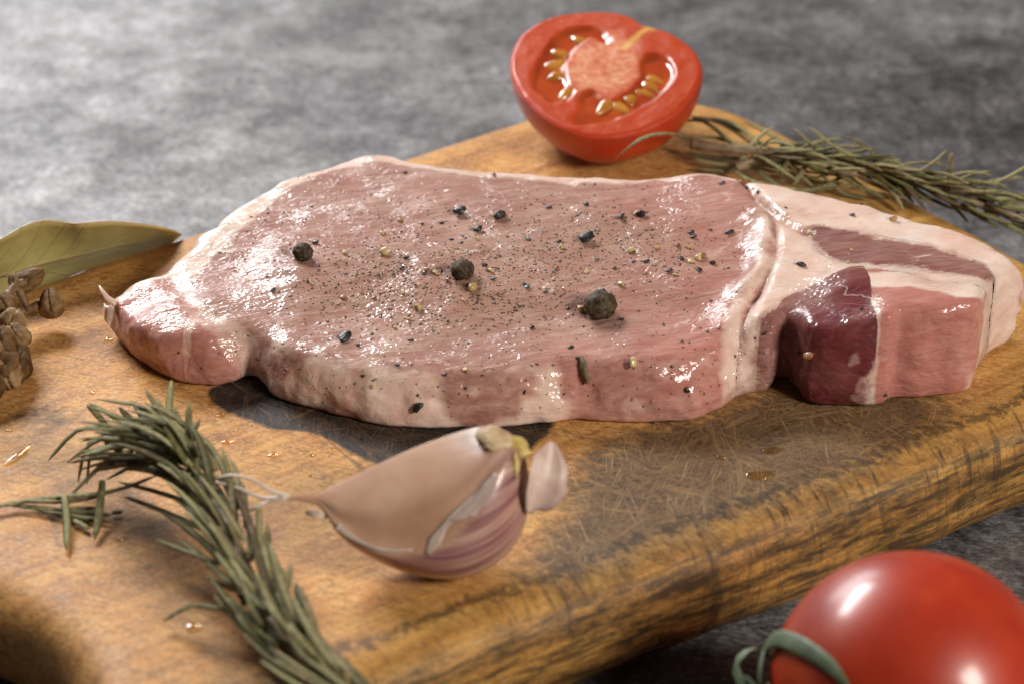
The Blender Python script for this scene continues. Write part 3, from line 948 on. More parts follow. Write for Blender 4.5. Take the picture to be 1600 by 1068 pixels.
for k, (px, py, w, lab) in enumerate([
        (602, 397, 20, 'olive green cracked pepper bit on the left half of the loin'),
        (654, 484, 18, 'largest tan pepper crumb near the front of the loin'),
        (740, 452, 19, 'pale tan crumb right below the dark peppercorn'),
        (990, 568, 24, 'large pale pepper crumb with a black rim on the front slope'),
        (1396, 344, 15, 'round yellow crumb on the fat strip at the back right'),
        (1237, 590, 18, 'pale crumb lying on the board at the cleft of the steak'),
        (1091, 405, 15, 'yellowest crumb of the little pile right on the loin'),
        (994, 336, 13, 'tan crumb beside the round black pepper piece'),
        (908, 484, 15, 'pale crumb wedged against the largest peppercorn'),
        (1268, 368, 15, 'tan crumb at the edge of the dark muscle strip')]):
    if px == 1237:
        place('pepper_crumb', pale_shards[k % 6], None, px, py + 4, w, lab, 'pepper', GP, fn=lambda a, b: (at(a, b, ZB), np.array([0, 0, 1.0])))
    else:
        place('pepper_crumb', pale_shards[k % 6], None, px, py, w, lab, 'pepper', GP)
GB, GT = 'small black pepper fragments', 'small tan pepper crumbs'
blk = [(632, 270, 9), (660, 350, 9), (690, 349, 8), (742, 360, 11), (772, 274, 11), (858, 325, 11), (916, 320, 12), (825, 375, 11), (823, 450, 13), (874, 378, 11), (820, 445, 8), (634, 404, 11),
       (628, 420, 11), (664, 427, 12), (757, 415, 11), (770, 437, 9), (853, 457, 9), (831, 513, 12), (892, 543, 11), (1080, 365, 13), (1084, 372, 12), (1140, 364, 17), (1046, 424, 12), (1065, 405, 12), (1092, 422, 14),
       (1114, 413, 15), (1010, 409, 10), (941, 458, 15), (972, 500, 12), (990, 410, 9), (695, 585, 9), (621, 570, 9), (568, 587, 8), (728, 606, 7), (820, 612, 8), (1074, 608, 11), (1019, 660, 10), (487, 393, 9),
       (427, 453, 9), (435, 456, 6), (481, 440, 7), (560, 540, 10), (642, 532, 9), (700, 502, 7), (1250, 551, 11), (1185, 300, 9), (1165, 294, 11), (1332, 337, 10), (1346, 320, 8), (1347, 483, 9), (1195, 520, 8),
       (1110, 360, 8), (902, 560, 7), (705, 375, 9), (720, 380, 8), (1128, 287, 11), (590, 430, 7), (1065, 533, 8), (780, 400, 7), (960, 420, 9), (866, 425, 8), (1266, 612, 8), (1383, 616, 8), (1228, 325, 6)]
for k, (px, py, w) in enumerate(blk):
    place('pepper_fragment', black_shards[(k * 3) % 8], None, px, py, w, 'tiny black pepper fragment stuck to the wet steak', 'pepper', GB, flat=0.6)
tan = [(597, 366, 10), (625, 345, 11), (485, 442, 11), (538, 396, 13), (630, 458, 11), (748, 376, 11), (680, 428, 11), (768, 425, 12), (916, 426, 11), (970, 447, 16), (1027, 388, 10), (877, 388, 13), (1079, 410, 11),
       (988, 393, 15), (724, 470, 9), (618, 513, 10), (582, 603, 9), (728, 578, 14), (640, 500, 8), (1330, 392, 8), (1325, 411, 10), (880, 452, 9), (1055, 430, 9), (1075, 388, 11)]
for k, (px, py, w) in enumerate(tan):
    place('pepper_crumb', pale_shards[(k * 5) % 6], None, px, py, w, 'tiny tan pepper crumb stuck to the wet steak', 'pepper', GT, flat=0.65)
for k, (px, py, w) in enumerate([(666, 424, 13), (537, 466, 12), (1098, 402, 15), (1160, 288, 15), (730, 580, 11), (1264, 556, 17), (700, 440, 11), (870, 420, 10), (1060, 387, 13), (585, 466, 9)]):
    place('pepper_crumb', brown_shards[k % 4], None, px, py, w, 'small reddish brown pepper crumb on the wet steak', 'pepper', 'reddish brown pepper crumbs', flat=0.65)
# fine ground pepper: too small to count
vt, ft = ico(1)
VV, FF, o_ = [], [], 0
VB, FB, ob = [], [], 0
while o_ < 12 * 3600:
    c0 = spice_px[rng.integers(len(spice_px))] if rng.random() < 0.72 else (rng.uniform(330, 1150), rng.uniform(290, 640))
    px, py = c0[0] + rng.normal() * 75, c0[1] + rng.normal() * 38
    p, n = on_steak(px, py)
    if p[2] < ZB + 0.2:
        continue
    s = rng.uniform(0.6, 2.1) * (1.5 if rng.random() < .15 else 1) / 92
    M_ = frame(n) @ np.diag([s * rng.uniform(.7, 1.5), s, s * 0.6])
    VV.append((vt * rng.uniform(.7, 1.2, (12, 1))) @ M_.T + p)
    FF.append(ft + o_)
    o_ += 12
tag(solo('ground_pepper', np.concatenate(VV), np.concatenate(FF), mat_simple('ground_pepper_dust', [(0.3, (0.035, 0.018, 0.010)), (0.55, (0.12, 0.055, 0.022)), (0.8, (0.36, 0.22, 0.10))], 6, rough=0.35, coat=0.4), (0, 0, ZB)),
    'fine brown and black ground pepper dusted over the loin', 'pepper', kind='stuff')
# a stray rosemary needle on the front slope
pts = [on_steak(909, 556)[0], on_steak(912, 570)[0], on_steak(915, 584)[0], on_steak(919, 598)[0]]
nn = on_steak(914, 578)[1] * 0.06
V, F = tube(np.array(pts) + nn, [0.03, 0.06, 0.06, 0.03], 6)
tag(solo('rosemary_needle', V, F, NEEDLE, pts[0], {'mid': np.zeros(len(V))}), 'single short green rosemary needle on the front slope of the steak', 'rosemary')

# ------------------------------------------------------------------ drops of liquid on the board
GD = 'drops of liquid on the board'


def dome(nr=7, na=20):
    V, F = [(0, 0, 1.0)], []
    for i in range(1, nr + 1):
        a = math.pi / 2 * i / nr
        for k in range(na):
            t = 2 * math.pi * k / na
            rr = math.sin(a) * (1 + 0.08 * math.sin(2 * t + 1) + 0.05 * math.sin(3 * t))
            V.append((rr * math.cos(t), rr * math.sin(t), math.cos(a)))
    for k in range(na):
        F.append((0, 1 + k, 1 + (k + 1) % na))
    for i in range(nr - 1):
        for k in range(na):
            a, b = 1 + i * na + k, 1 + i * na + (k + 1) % na
            F.append((a, a + na, b + na, b))
    F.append(tuple(1 + (nr - 1) * na + k for k in range(na))[::-1])
    return np.array(V), F


dv, df = dome()
drop_me = make_mesh('drop', dv, df)
drop_me.materials.append(WATER)
for px, py, w, asp, lab in [
        (27, 712, 60, 0.25, 'long amber smear of liquid at the left of the board'),
        (1186, 742, 40, 0.55, 'largest amber drop on the scarred front of the board'),
        (1205, 703, 28, 0.6, 'clear drop with a white glint behind the largest amber drop'),
        (426, 710, 16, 1, 'round amber drop by the black scorch mark'),
        (355, 690, 20, 0.6, 'clear drop with a white glint left of the scorch mark'),
        (302, 978, 22, 1, 'round drop in front beside the rosemary sprig'),
        (345, 648, 14, 1, 'round drop beside the scorched tip')]:
    o = link('liquid_drop', drop_me, loc=at(px, py, ZB + 0.004))
    r = w / 2 / 95 * CM * 100
    o.scale = (r, r * asp * 1.2, r * 0.30 * min(1, asp + .3))
    if px == 27:
        o.rotation_euler = (0, 0, R(62))
    tag(o, lab, 'drop', GD)
for px, py, w in [(1125, 714, 16), (1095, 690, 10), (1128, 697, 8), (1212, 668, 13), (170, 530, 16), (95, 525, 14), (163, 435, 13), (145, 613, 11), (14, 672, 12), (488, 710, 9), (365, 740, 9), (486, 741, 8),
                  (350, 690, 8), (388, 627, 7), (435, 633, 9), (530, 664, 7), (565, 684, 9), (600, 690, 6), (610, 668, 6), (1352, 673, 10), (1180, 652, 9), (188, 843, 12), (520, 700, 7), (1335, 640, 9)]:
    o = link('liquid_drop', drop_me, loc=at(px, py, ZB + 0.004))
    r = w / 2 / 95
    o.scale = (r, r * random.uniform(.8, 1.1), r * 0.42)
    o.rotation_euler = (0, 0, random.uniform(0, 6))
    tag(o, 'tiny clear drop of liquid on the bare wood of the board', 'drop', 'tiny drops on the board')

# ------------------------------------------------------------------ rosemary
def leaf(path, w, parent, flat=0.45):
    n = len(path)
    t = np.linspace(0, 1, n)
    rad = w * (0.45 + 0.55 * np.sin(np.pi * np.clip(t * 0.9 + 0.12, 0, 1)) ** 0.5)
    rad[-1] = w * 0.25
    V, F = tube(path, rad, 6, flat)
    mid = np.tile(np.array([0.1, 0.55, 0.9, 0.35, 0.0, 0.0]), n) * random.random() * 1.5
    return part('leaf', V, F, NEEDLE, parent, {'mid': np.clip(mid, 0, 1)})


def spine(px_pts, n=5):
    return smooth_loop([at(x, y, ZB + hh) for x, y, hh in px_pts], n, False)


def leafy(sprig, path, n, length, ang, w, t0=0.0, t1=1.0, floor=ZB + 0.05, curl=0.3, off=0.06):
    """needles in whorls along a stem, leaning to its tip and bending back along it"""
    T = np.gradient(path, axis=0)
    T /= np.linalg.norm(T, axis=1)[:, None]
    for k in range(n):
        t = t0 + (t1 - t0) * (k + random.random() * 0.6) / n
        i = min(int(t * (len(path) - 1)), len(path) - 1)
        c, tg = path[i], T[i]
        fr = frame(tg)
        a = k * 2.4 + random.uniform(-0.4, 0.4)
        rad = fr[:, 0] * math.cos(a) + fr[:, 1] * math.sin(a)
        L = length * random.uniform(0.6, 1.15)
        b = ang * random.uniform(0.3, 1.9)
        bend = random.uniform(-curl * 0.4, curl)
        side = np.cross(tg, rad) * random.uniform(-0.25, 0.25)
        p, pts = c + rad * off, []
        for s in range(7):
            pts.append(p.copy())
            j = min(i + int(s / 6 * L / max(np.linalg.norm(path[1] - path[0]), .05) * 0.8), len(path) - 1)
            dr = T[j] * math.cos(b) + rad * math.sin(b) + side
            b -= bend / 6
            p = p + dr / np.linalg.norm(dr) * L / 6
        pts = np.array(pts)
        pts[:, 2] = np.maximum(pts[:, 2], floor + 0.02 * random.random())
        leaf(pts, w * random.uniform(0.75, 1.15), sprig)


def stem(sprig, path, r0, r1, nm='stem', seed=0):
    n = len(path)
    rad = np.linspace(r0, r1, n) * (1 + 0.15 * vnoise(np.arange(n) * 0.7, 0.0, 0.0, seed))
    V, F = tube(path, rad, 8)
    return part(nm, V, F, TWIG, sprig)


fr_s = thing('rosemary_sprig', 'thick twisted rosemary sprig with a bent tip in the left foreground of the board', 'rosemary', at(420, 950, ZB), 'rosemary')
main = spine([(600, 1150, .45), (545, 1095, .5), (480, 1035, .6), (425, 965, .7), (380, 880, .8), (345, 800, .95), (305, 735, 1.05), (265, 700, 1.1), (215, 688, 1.05), (165, 690, .9)], 6)
fr_m = stem(fr_s, main, 0.11, 0.05, seed=3)
leafy(fr_m, main, 84, 1.7, 0.12, 0.060, 0.0, 0.80, curl=0.10, off=0.26)
leafy(fr_m, main, 56, 1.4, 0.26, 0.058, 0.0, 0.80, curl=0.30, off=0.12)
leafy(fr_m, main, 26, 1.2, 0.36, 0.064, 0.66, 0.95, curl=0.4)
up = spine([(335, 790, .9), (300, 735, 1.1), (278, 695, 1.2), (265, 665, 1.3)], 5)
fr_u = stem(fr_s, up, 0.06, 0.03, seed=4)
leafy(fr_u, up, 16, 0.85, 0.35, 0.058, 0.3, 0.95, curl=-0.2)
for pts in [[(262, 690, 1.2), (264, 640, 1.4), (268, 594, 1.6)], [(240, 690, 1.2), (225, 655, 1.3), (209, 627, 1.4)], [(235, 700, 1.2), (238, 660, 1.3), (243, 622, 1.5)], [(275, 720, 1.1), (292, 690, 1.2), (312, 655, 1.3)],
            [(165, 662, 1.0), (150, 645, 1.1), (136, 631, 1.2)], [(170, 668, 1.0), (120, 672, .8), (76, 718, .35)], [(240, 700, 1.1), (170, 680, 1.0), (105, 722, .5)], [(230, 715, 1.0), (150, 715, .8), (110, 722, .4)],
            [(200, 690, 1.0), (140, 690, .8), (122, 752, .1)], [(190, 700, .9), (145, 705, .7), (136, 756, .1)], [(230, 730, .9), (190, 725, .8), (150, 732, .6)], [(300, 760, .9), (225, 725, .9), (150, 735, .5)],
            [(330, 800, .9), (260, 772, .7), (185, 752, .4)], [(370, 850, .8), (260, 800, .5), (195, 775, .3)], [(300, 740, 1.1), (350, 750, 1.0), (372, 820, .9)], [(350, 790, 1.0), (362, 830, .9), (366, 870, .8)],
            [(385, 862, .8), (415, 870, .8), (448, 898, .7)], [(458, 985, .7), (446, 940, .9), (455, 878, 1.2)], [(500, 1020, .7), (485, 960, .9), (462, 910, 1.0)], [(350, 952, .5), (300, 945, .4), (255, 970, .12)],
            [(345, 880, .7), (285, 858, .5), (243, 842, .4)], [(420, 1000, .5), (380, 960, .4), (340, 925, .5)], [(470, 1050, .6), (400, 1000, .4), (335, 930, .5)]]:
    leaf(smooth_loop([at(x, y, ZB + hh) for x, y, hh in pts], 3, False), 0.062, fr_m)

ly_s = thing('rosemary_sprig', 'few dry rosemary needles lying flat on the left of the board', 'rosemary', at(80, 790, ZB), 'rosemary')
for pts in [[(-30, 795, .1), (70, 777, .15), (170, 768, .35), (245, 742, .7)], [(20, 788, .08), (90, 795, .09), (160, 792, .09)], [(60, 795, .08), (110, 805, .07), (166, 812, .07)], [(40, 782, .15), (110, 782, .15), (170, 770, .2)],
            [(100, 774, .25), (104, 815, .15), (104, 858, .08)], [(160, 750, .45), (155, 800, .2), (148, 842, .08)], [(115, 812, .08), (140, 826, .07)], [(175, 800, .06), (192, 798, .06)], [(90, 800, .07), (130, 800, .08), (172, 804, .08)]]:
    leaf(smooth_loop([at(x, y, ZB + hh) for x, y, hh in pts], 3, False), 0.062, ly_s)

rr_s = thing('rosemary_sprig', 'long dry rosemary sprig with bare woody ends behind the steak', 'rosemary', at(1250, 260, ZB), 'rosemary')
st1 = spine([(1082, 226, .35), (1130, 232, .45), (1190, 236, .5), (1260, 246, .55), (1330, 258, .5), (1400, 272, .45), (1480, 300, .35), (1560, 330, .1), (1680, 365, -.4)], 5)
rr_1 = stem(rr_s, st1, 0.105, 0.05, seed=6)
st2 = spine([(1150, 262, .2), (1180, 252, .3), (1240, 250, .4), (1310, 268, .45), (1380, 276, .4)], 5)
rr_2 = stem(rr_s, st2, 0.10, 0.06, seed=7)
st3 = spine([(1330, 258, .5), (1390, 268, .55), (1440, 282, .5), (1500, 290, .4), (1560, 302, .2), (1660, 330, 0)], 5)
rr_3 = stem(rr_s, st3, 0.06, 0.04, seed=8)
leafy(rr_1, st1, 110, 0.95, 0.30, 0.060, 0.26, 1.0, floor=0.3, curl=0.9, off=0.14)
leafy(rr_2, st2, 30, 1.1, 0.4, 0.060, 0.1, 1.0, curl=0.8)
leafy(rr_3, st3, 46, 0.8, 0.40, 0.060, 0.1, 1.0, floor=0.3, curl=1.0, off=0.12)
leafy(rr_1, st1[::-1], 10, 1.1, 0.35, 0.058, 0.45, 0.62, curl=0.3)
for pts in [[(1078, 216, .5), (1040, 209, 1.3), (1000, 218, 1.5), (962, 249, 1.0)], [(1140, 222, .5), (1100, 190, .5), (1060, 190, .4)], [(1180, 228, .5), (1130, 195, .6), (1078, 181, .6)], [(1190, 228, .5), (1140, 190, .7), (1082, 185, .5)],
            [(1200, 232, .5), (1160, 205, .6), (1120, 188, .6)], [(1240, 240, .5), (1210, 215, .6), (1162, 188, .6)], [(1150, 225, .45), (1110, 214, .4), (1075, 219, .3)], [(1160, 248, .2), (1110, 246, .2), (1070, 238, .25)],
            [(1180, 262, .15), (1120, 256, .15), (1082, 248, .2)], [(1150, 268, .1), (1110, 266, .1), (1084, 262, .12)], [(1140, 262, .2), (1180, 285, .2), (1260, 298, .2), (1318, 285, .2)], [(1180, 265, .2), (1240, 300, .15), (1330, 288, .3)],
            [(1220, 272, .3), (1240, 245, .5), (1280, 258, .4)], [(1240, 290, .25), (1268, 250, .5), (1300, 256, .4)], [(1340, 275, .4), (1390, 295, .3), (1412, 330, .1)], [(1260, 300, .2), (1310, 280, .3), (1340, 250, .6)],
            [(1395, 268, .5), (1345, 225, .9), (1320, 214, 1.1)], [(1480, 285, .4), (1484, 262, .7), (1488, 238, .9)], [(1300, 232, .8), (1275, 236, .7), (1262, 243, .6)]]:
    leaf(smooth_loop([at(x, y, ZB + hh) for x, y, hh in pts], 3, False), 0.058, rr_1)

# ------------------------------------------------------------------ garlic clove
cen = at(690, 800, ZB + 0.95)
SC = px_cm(cen)
E1, E2, E3 = _RT, _UP, -_FW


def gpt(px, py, dep=0.0):
    return cen + E1 * (px - 690) / SC + E2 * (800 - py) / SC + E3 * dep


secs = [((444, 765), (444, 771), .8), ((470, 764), (470, 776), .8), ((492, 763), (494, 782), .8), ((508, 757), (510, 798), .84), ((530, 746), (526, 824), .86), ((560, 732), (556, 850), .88), ((600, 713), (604, 876), .87),
        ((645, 693), (662, 894), .80), ((690, 676), (716, 897), .70), ((728, 664), (764, 880), .56), ((760, 658), (800, 850), .40), ((788, 664), (820, 812), .28), ((806, 676), (827, 770), .2), ((818, 694), (826, 730), .2)]
sa = smooth_loop([[*u, *l, r_] for u, l, r_ in secs], 5, False)
NA = 96
V, F, al, ar, fa, ro = [], [], [], [], [], []
ns = len(sa)
for i, (ux, uy, lx, ly, rg) in enumerate(sa):
    U, L = gpt(ux, uy), gpt(lx, ly)
    c, hv = (U + L) / 2, (U - L) / 2
    hl = np.linalg.norm(hv)
    dep = 0.80 * hl
    yr = 1 - 2 * rg                                     # ridge height in [-1, 1], up positive
    for k in range(NA):
        a = 2 * math.pi * k / NA
        cy, cz = math.cos(a), math.sin(a)               # cy: to the upper edge, cz: to the viewer
        if cz > 0:
            # a flat inner face and a round outer face meeting in a ridge
            if cy > yr:
                t = (1 - cy) / (1 - yr)
                cz2 = 0.95 * (1 - (1 - t) ** 1.9) * (1 - 0.13 * math.exp(-((t - 0.78) / 0.16) ** 2))
            else:
                t = (cy + 1) / (yr + 1)
                cz2 = 0.95 * (1 - (1 - t) ** 2.0) ** 0.5
        else:
            cz2 = cz * 0.9
        V.append(c + hv * cy + E3 * dep * cz2)
        al.append(i / (ns - 1))
        ar.append(a / (2 * math.pi))
        fa.append(float(sstep(yr - 0.06, yr + 0.04, np.array(cy))) * (1 if cz > -0.2 else 0))
        ro.append(float(sstep(0.80, 0.97, np.array(i / (ns - 1)))) * float(sstep(-0.2, 0.3, np.array(cy))))
for i in range(ns - 1):
    for k in range(NA):
        k2 = (k + 1) % NA
        F.append((i * NA + k, (i + 1) * NA + k, (i + 1) * NA + k2, i * NA + k2))
F.append(tuple(range(NA)))
F.append(tuple(range((ns - 1) * NA, ns * NA))[::-1])
V = np.array(V)
shift = np.array([0, 0, ZB + 0.005 - V[:, 2].min()])
V += shift
garlic = thing('garlic_clove', 'unpeeled pinkish garlic clove with purple streaks in front of the steak', 'garlic', at(690, 880, ZB))
part('clove', V, F, GARLIC, garlic, {'along': al, 'around': ar, 'face': fa, 'root': ro})
gv = BVHTree.FromPolygons(V.tolist(), F)


def on_garlic(px, py, lift=0.02):
    d = Vector(ray(px, py)).normalized()
    hh = gv.ray_cast(Vector(CPOS), d)
    if hh[0] is None:
        hh = gv.find_nearest(Vector(gpt(px, py) + shift))
    return np.array(hh[0]) + np.array(hh[1]) * lift * (1 if hh[1].dot(d) < 0 else -1)


def ribbon(path, widths, wdir, parent, nm, mat, thick=0.012, cup=0.0):
    """a thin curved sheet with real thickness along a path"""
    path = np.asarray(path, float)
    n, m = len(path), 7
    T = np.gradient(path, axis=0)
    T /= np.linalg.norm(T, axis=1)[:, None] + 1e-9
    top, F = [], []
    for i in range(n):
        w = np.array(wdir if np.ndim(wdir) == 1 else wdir[i], float)
        w = w - T[i] * np.dot(w, T[i])
        w /= np.linalg.norm(w)
        nn = np.cross(T[i], w)
        for k in range(m):
            s = k / (m - 1) * 2 - 1
            top.append(path[i] + w * s * widths[i] + nn * cup * (s * s) * widths[i])
    top = np.array(top)
    nv = np.repeat(np.array([np.cross(T[i], np.array(wdir if np.ndim(wdir) == 1 else wdir[i], float)) for i in range(n)]), m, axis=0)
    nv /= np.linalg.norm(nv, axis=1)[:, None]
    V = np.vstack([top, top - nv * thick])
    N_ = n * m
    for i in range(n - 1):
        for k in range(m - 1):
            a = i * m + k
            F.append((a, a + 1, a + m + 1, a + m))
            F.append((N_ + a + m, N_ + a + m + 1, N_ + a + 1, N_ + a))
    rimi = [k for k in range(m)] + [i * m + m - 1 for i in range(1, n)] + [(n - 1) * m + k for k in range(m - 2, -1, -1)] + [i * m for i in range(n - 2, 0, -1)]
    for a, b in zip(rimi, rimi[1:] + rimi[:1]):
        F.append((b, a, N_ + a, N_ + b))
    return part(nm, V, F, mat, parent)


# root plate with its yellowed rim
rp = on_garlic(772, 688, 0.0)
v, fc = ico(4)
nz = fbm(v[:, 0] * 2.5, v[:, 1] * 2.5, v[:, 2] * 2.5, 91, 3)
q = v * (1 + 0.16 * nz)[:, None] * np.array([0.27, 0.24, 0.12])
fr_ = frame(E2 * 0.75 + E3 * 0.55 + E1 * 0.15)
rplate = part('root_plate', q @ fr_.T + rp + E2 * 0.02, fc, ROOT, garlic)
for (px, py, sx, sy) in [(806, 694, .17, .11), (815, 706, .12, .10), (806, 728, .05, .17)]:
    q = v * (1 + 0.25 * nz)[:, None] * np.array([sx, sy, 0.07])
    part('yellow_skin', q @ np.stack([E1, E2, E3], 0) + on_garlic(px, py, 0.0), fc, YELLOW, rplate)


def strip(pxs, widths, nm, mat, lift=0.012, cup=0.0):
    """a shred of skin lying on the clove"""
    pp = smooth_loop([on_garlic(x_, y_, lift) for x_, y_ in pxs], 3, False)
    T = np.gradient(pp, axis=0)
    nn_ = np.array([gv.find_nearest(Vector(p_))[1] for p_ in pp])
    nn_ *= np.sign((nn_ * E3).sum(1))[:, None]
    wd_ = np.cross(nn_, T)
    wds_ = np.interp(np.linspace(0, 1, len(pp)), np.linspace(0, 1, len(widths)), widths)
    wds_ = wds_ * (1 + 0.25 * vnoise(np.arange(len(pp)) * 0.8, 0.0, 0.0, 3))
    ribbon(pp, wds_, wd_, garlic, nm, mat, thick=-0.01, cup=cup)


strip([(528, 822), (550, 838), (580, 853), (612, 860), (645, 858)], [.06, .035, .025, .02, .008], 'white_membrane', WHITE_PAPER)
strip([(668, 866), (680, 845), (698, 818), (716, 797), (738, 775)], [.03, .085, .05, .03, .01], 'white_membrane', WHITE_PAPER)
strip([(704, 812), (726, 794), (748, 775), (764, 758), (776, 740)], [.03, .17, .20, .14, .03], 'loose_skin', PAPER, cup=-0.08)
fl = [(862, 682, .15), (856, 705, .2), (848, 735, .28), (842, 765, .25), (838, 790, .1)]
ribbon(smooth_loop([gpt(x, y, d) + shift for x, y, d in fl], 4, False), np.interp(np.linspace(0, 1, 17), [0, .12, .35, .7, .9, 1], [.03, .12, .30, .33, .22, .10]), E1 * 0.9 - E3 * 0.5, garlic, 'skin_flake', PAPER, cup=0.55, thick=0.015)
ribbon([gpt(478, 792, .1) + shift, gpt(495, 795, .12) + shift, gpt(512, 800, .12) + shift], [.03, .06, .03], E2, garlic, 'white_membrane', WHITE_PAPER)
for pts in [[(452, 768, 0), (425, 760, .05), (395, 742, .1), (362, 735, .0), (338, 740, -.1)], [(448, 769, .02), (410, 770, .02), (375, 756, .0), (336, 746, -.1)], [(446, 771, .03), (420, 777, .0), (392, 790, -.05), (366, 802, -.1)]]:
    pp = smooth_loop([gpt(*p_) + shift for p_ in pts], 4, False)
    V, F = tube(pp, np.linspace(0.05, 0.022, len(pp)), 6, 0.6)
    part('dry_thread', V, F, WHITE_PAPER, garlic)

# ------------------------------------------------------------------ halved tomato
tc = at(948, 118, ZB + 1.34)
ts = px_cm(tc)
tn = Vector((-0.04, -0.20, 0.98)).normalized()
TX = np.array([1, 0, 0.04])
TX = TX - np.array(tn) * np.dot(TX, tn)
TX /= np.linalg.norm(TX)
TN = np.array(tn)
TY = np.cross(TN, TX)


def face_uv(px, py):
    """plane coordinates of a spot on the cut face"""
    d = ray(px, py)
    p = CPOS + d * np.dot(tc - CPOS, TN) / np.dot(d, TN)
    return np.array([np.dot(p - tc, TX), np.dot(p - tc, TY)])


rim_px = [(797, 112), (801, 85), (818, 58), (850, 37), (890, 27), (935, 24), (980, 31), (1004, 46), (1022, 52), (1050, 62), (1078, 82), (1096, 112), (1092, 140), (1072, 170), (1040, 195), (1000, 212), (950, 222), (900, 216), (855, 196), (820, 165), (803, 138)]
rim = smooth_loop([face_uv(*p) for p in rim_px], 5)
pocketA = smooth_loop([face_uv(*p) for p in [(868, 62), (895, 50), (925, 48), (945, 58), (957, 73), (944, 77), (925, 66), (905, 80), (893, 95), (885, 115), (890, 140), (899, 152), (886, 165), (856, 172), (848, 160), (832, 150), (832, 128), (845, 95)]], 4)
pocketB = smooth_loop([face_uv(*p) for p in [(1000, 105), (1020, 92), (1046, 102), (1056, 122), (1046, 145), (1020, 165), (985, 185), (945, 200), (900, 205), (893, 200), (905, 180), (903, 160), (925, 148), (945, 165), (965, 162), (985, 148), (1000, 130)]], 4)
coreP = smooth_loop([face_uv(*p) for p in [(915, 80), (960, 70), (985, 90), (990, 115), (975, 145), (930, 148), (900, 138), (885, 112), (895, 92)]], 4)
scarL = np.array([face_uv(*p) for p in [(1020, 50), (1000, 62), (975, 85)]])
nr, na = 60, len(rim)
c0 = rim.mean(0)
V, F, A = [], [], {'core': [], 'gel': [], 'rim': [], 'scar': []}
uv = [c0[None, :]] + [c0 + (rim - c0) * (i / nr) for i in range(1, nr + 1)]
uv = np.concatenate(uv)
dA, dB = sd_poly(pocketA, uv[:, 0], uv[:, 1]), sd_poly(pocketB, uv[:, 0], uv[:, 1])
dP = np.minimum(dA, dB)
dC, dR = sd_poly(coreP, uv[:, 0], uv[:, 1]), -sd_poly(rim, uv[:, 0], uv[:, 1])
nz = fbm(uv[:, 0] * 4, uv[:, 1] * 4, 0.0, 95, 3)
zf = -0.085 * sstep(0.02, -0.10, dP) + 0.05 * sstep(-0.1, -0.3, dP) * vnoise(uv[:, 0] * 3, uv[:, 1] * 3, 0.0, 96) + 0.012 * nz - 0.06 * sstep(0.07, 0.0, dR)
zf += 0.03 * np.sin(np.arctan2(uv[:, 1], uv[:, 0]) * 2 + 1) * np.linalg.norm(uv, axis=1) / 2
V = tc + uv[:, :1] * TX + uv[:, 1:] * TY + zf[:, None] * TN
F = [(0, 1 + k, 1 + (k + 1) % na) for k in range(na)]
for i in range(nr - 1):
    for k in range(na):
        a, b = 1 + i * na + k, 1 + i * na + (k + 1) % na
        F.append((a, a + na, b + na, b))
half = thing('tomato_half', 'cut tomato half showing seeds and pulp, standing behind the steak', 'tomato', (tc[0], tc[1], ZB))
d_s = d_line(scarL, uv[:, 0], uv[:, 1])
cutf = part('cut_face', V, F, FLESH, half, {'core': (0.55 + 0.45 * sstep(-0.5, -0.1, dC)) * sstep(0.42, -0.35, dC + 0.16 * nz) * sstep(-0.02, 0.05, dP), 'gel': sstep(0.03, -0.05, dP), 'rim': sstep(0.10, 0.02, dR) * 0.8,
                                     'scar': np.maximum(sstep(0.09, 0.02, d_s) * 0.5, sstep(0.22, 0.05, np.linalg.norm(uv - scarL[0], axis=1)))})
# skin: the rounded shell below the cut
rim3 = V[1 + (nr - 1) * na:]
V2, F2 = [], []
M_ = 26
ctr2 = tc + c0[0] * TX + c0[1] * TY
for i in range(M_ + 1):
    a = math.pi / 2 * i / M_
    sc, dp = math.cos(a) ** 0.92, math.sin(a)
    bul = 1 + 0.045 * math.sin(2 * a)
    for k in range(na):
        rr = (rim3[k] - ctr2)
        V2.append(ctr2 + rr * sc * bul - TN * dp * 1.40 + (0 if i else 0))
    if i:
        for k in range(na):
            a_, b_ = (i - 1) * na + k, (i - 1) * na + (k + 1) % na
            F2.append((b_, a_, a_ + na, b_ + na))
V2 = np.array(V2)
drop = V2[:, 2].min() - (ZB + 0.005)
part('skin', V2, F2, SKIN, half)
half.location.z -= drop * CM                             # rest it on the wood
v, fc = ico(3)
for px, py, ang in [(905, 68, 150), (873, 88, 170), (868, 105, 178), (868, 125, 195), (885, 150, 215), (944, 172, 255), (952, 158, 260), (983, 160, 300), (968, 172, 285), (1015, 140, 330), (1022, 128, 335), (1005, 150, 310)]:
    u = face_uv(px, py)
    a = R(ang + random.uniform(-25, 25))
    ax, ay = TX * math.cos(a) + TY * math.sin(a), -TX * math.sin(a) + TY * math.cos(a)
    q = v.copy()
    q[:, 1] *= 1 - 0.35 * q[:, 0]
    q = q * np.array([0.23, 0.135, 0.09]) * random.uniform(.9, 1.1)
    q *= np.array([random.uniform(.8, 1.25), random.uniform(.8, 1.2), 1])
    part('seed', q @ np.stack([ax, ay, TN], 0) + tc + u[0] * TX + u[1] * TY - TN * random.uniform(0.09, 0.14), fc, SEED, cutf)

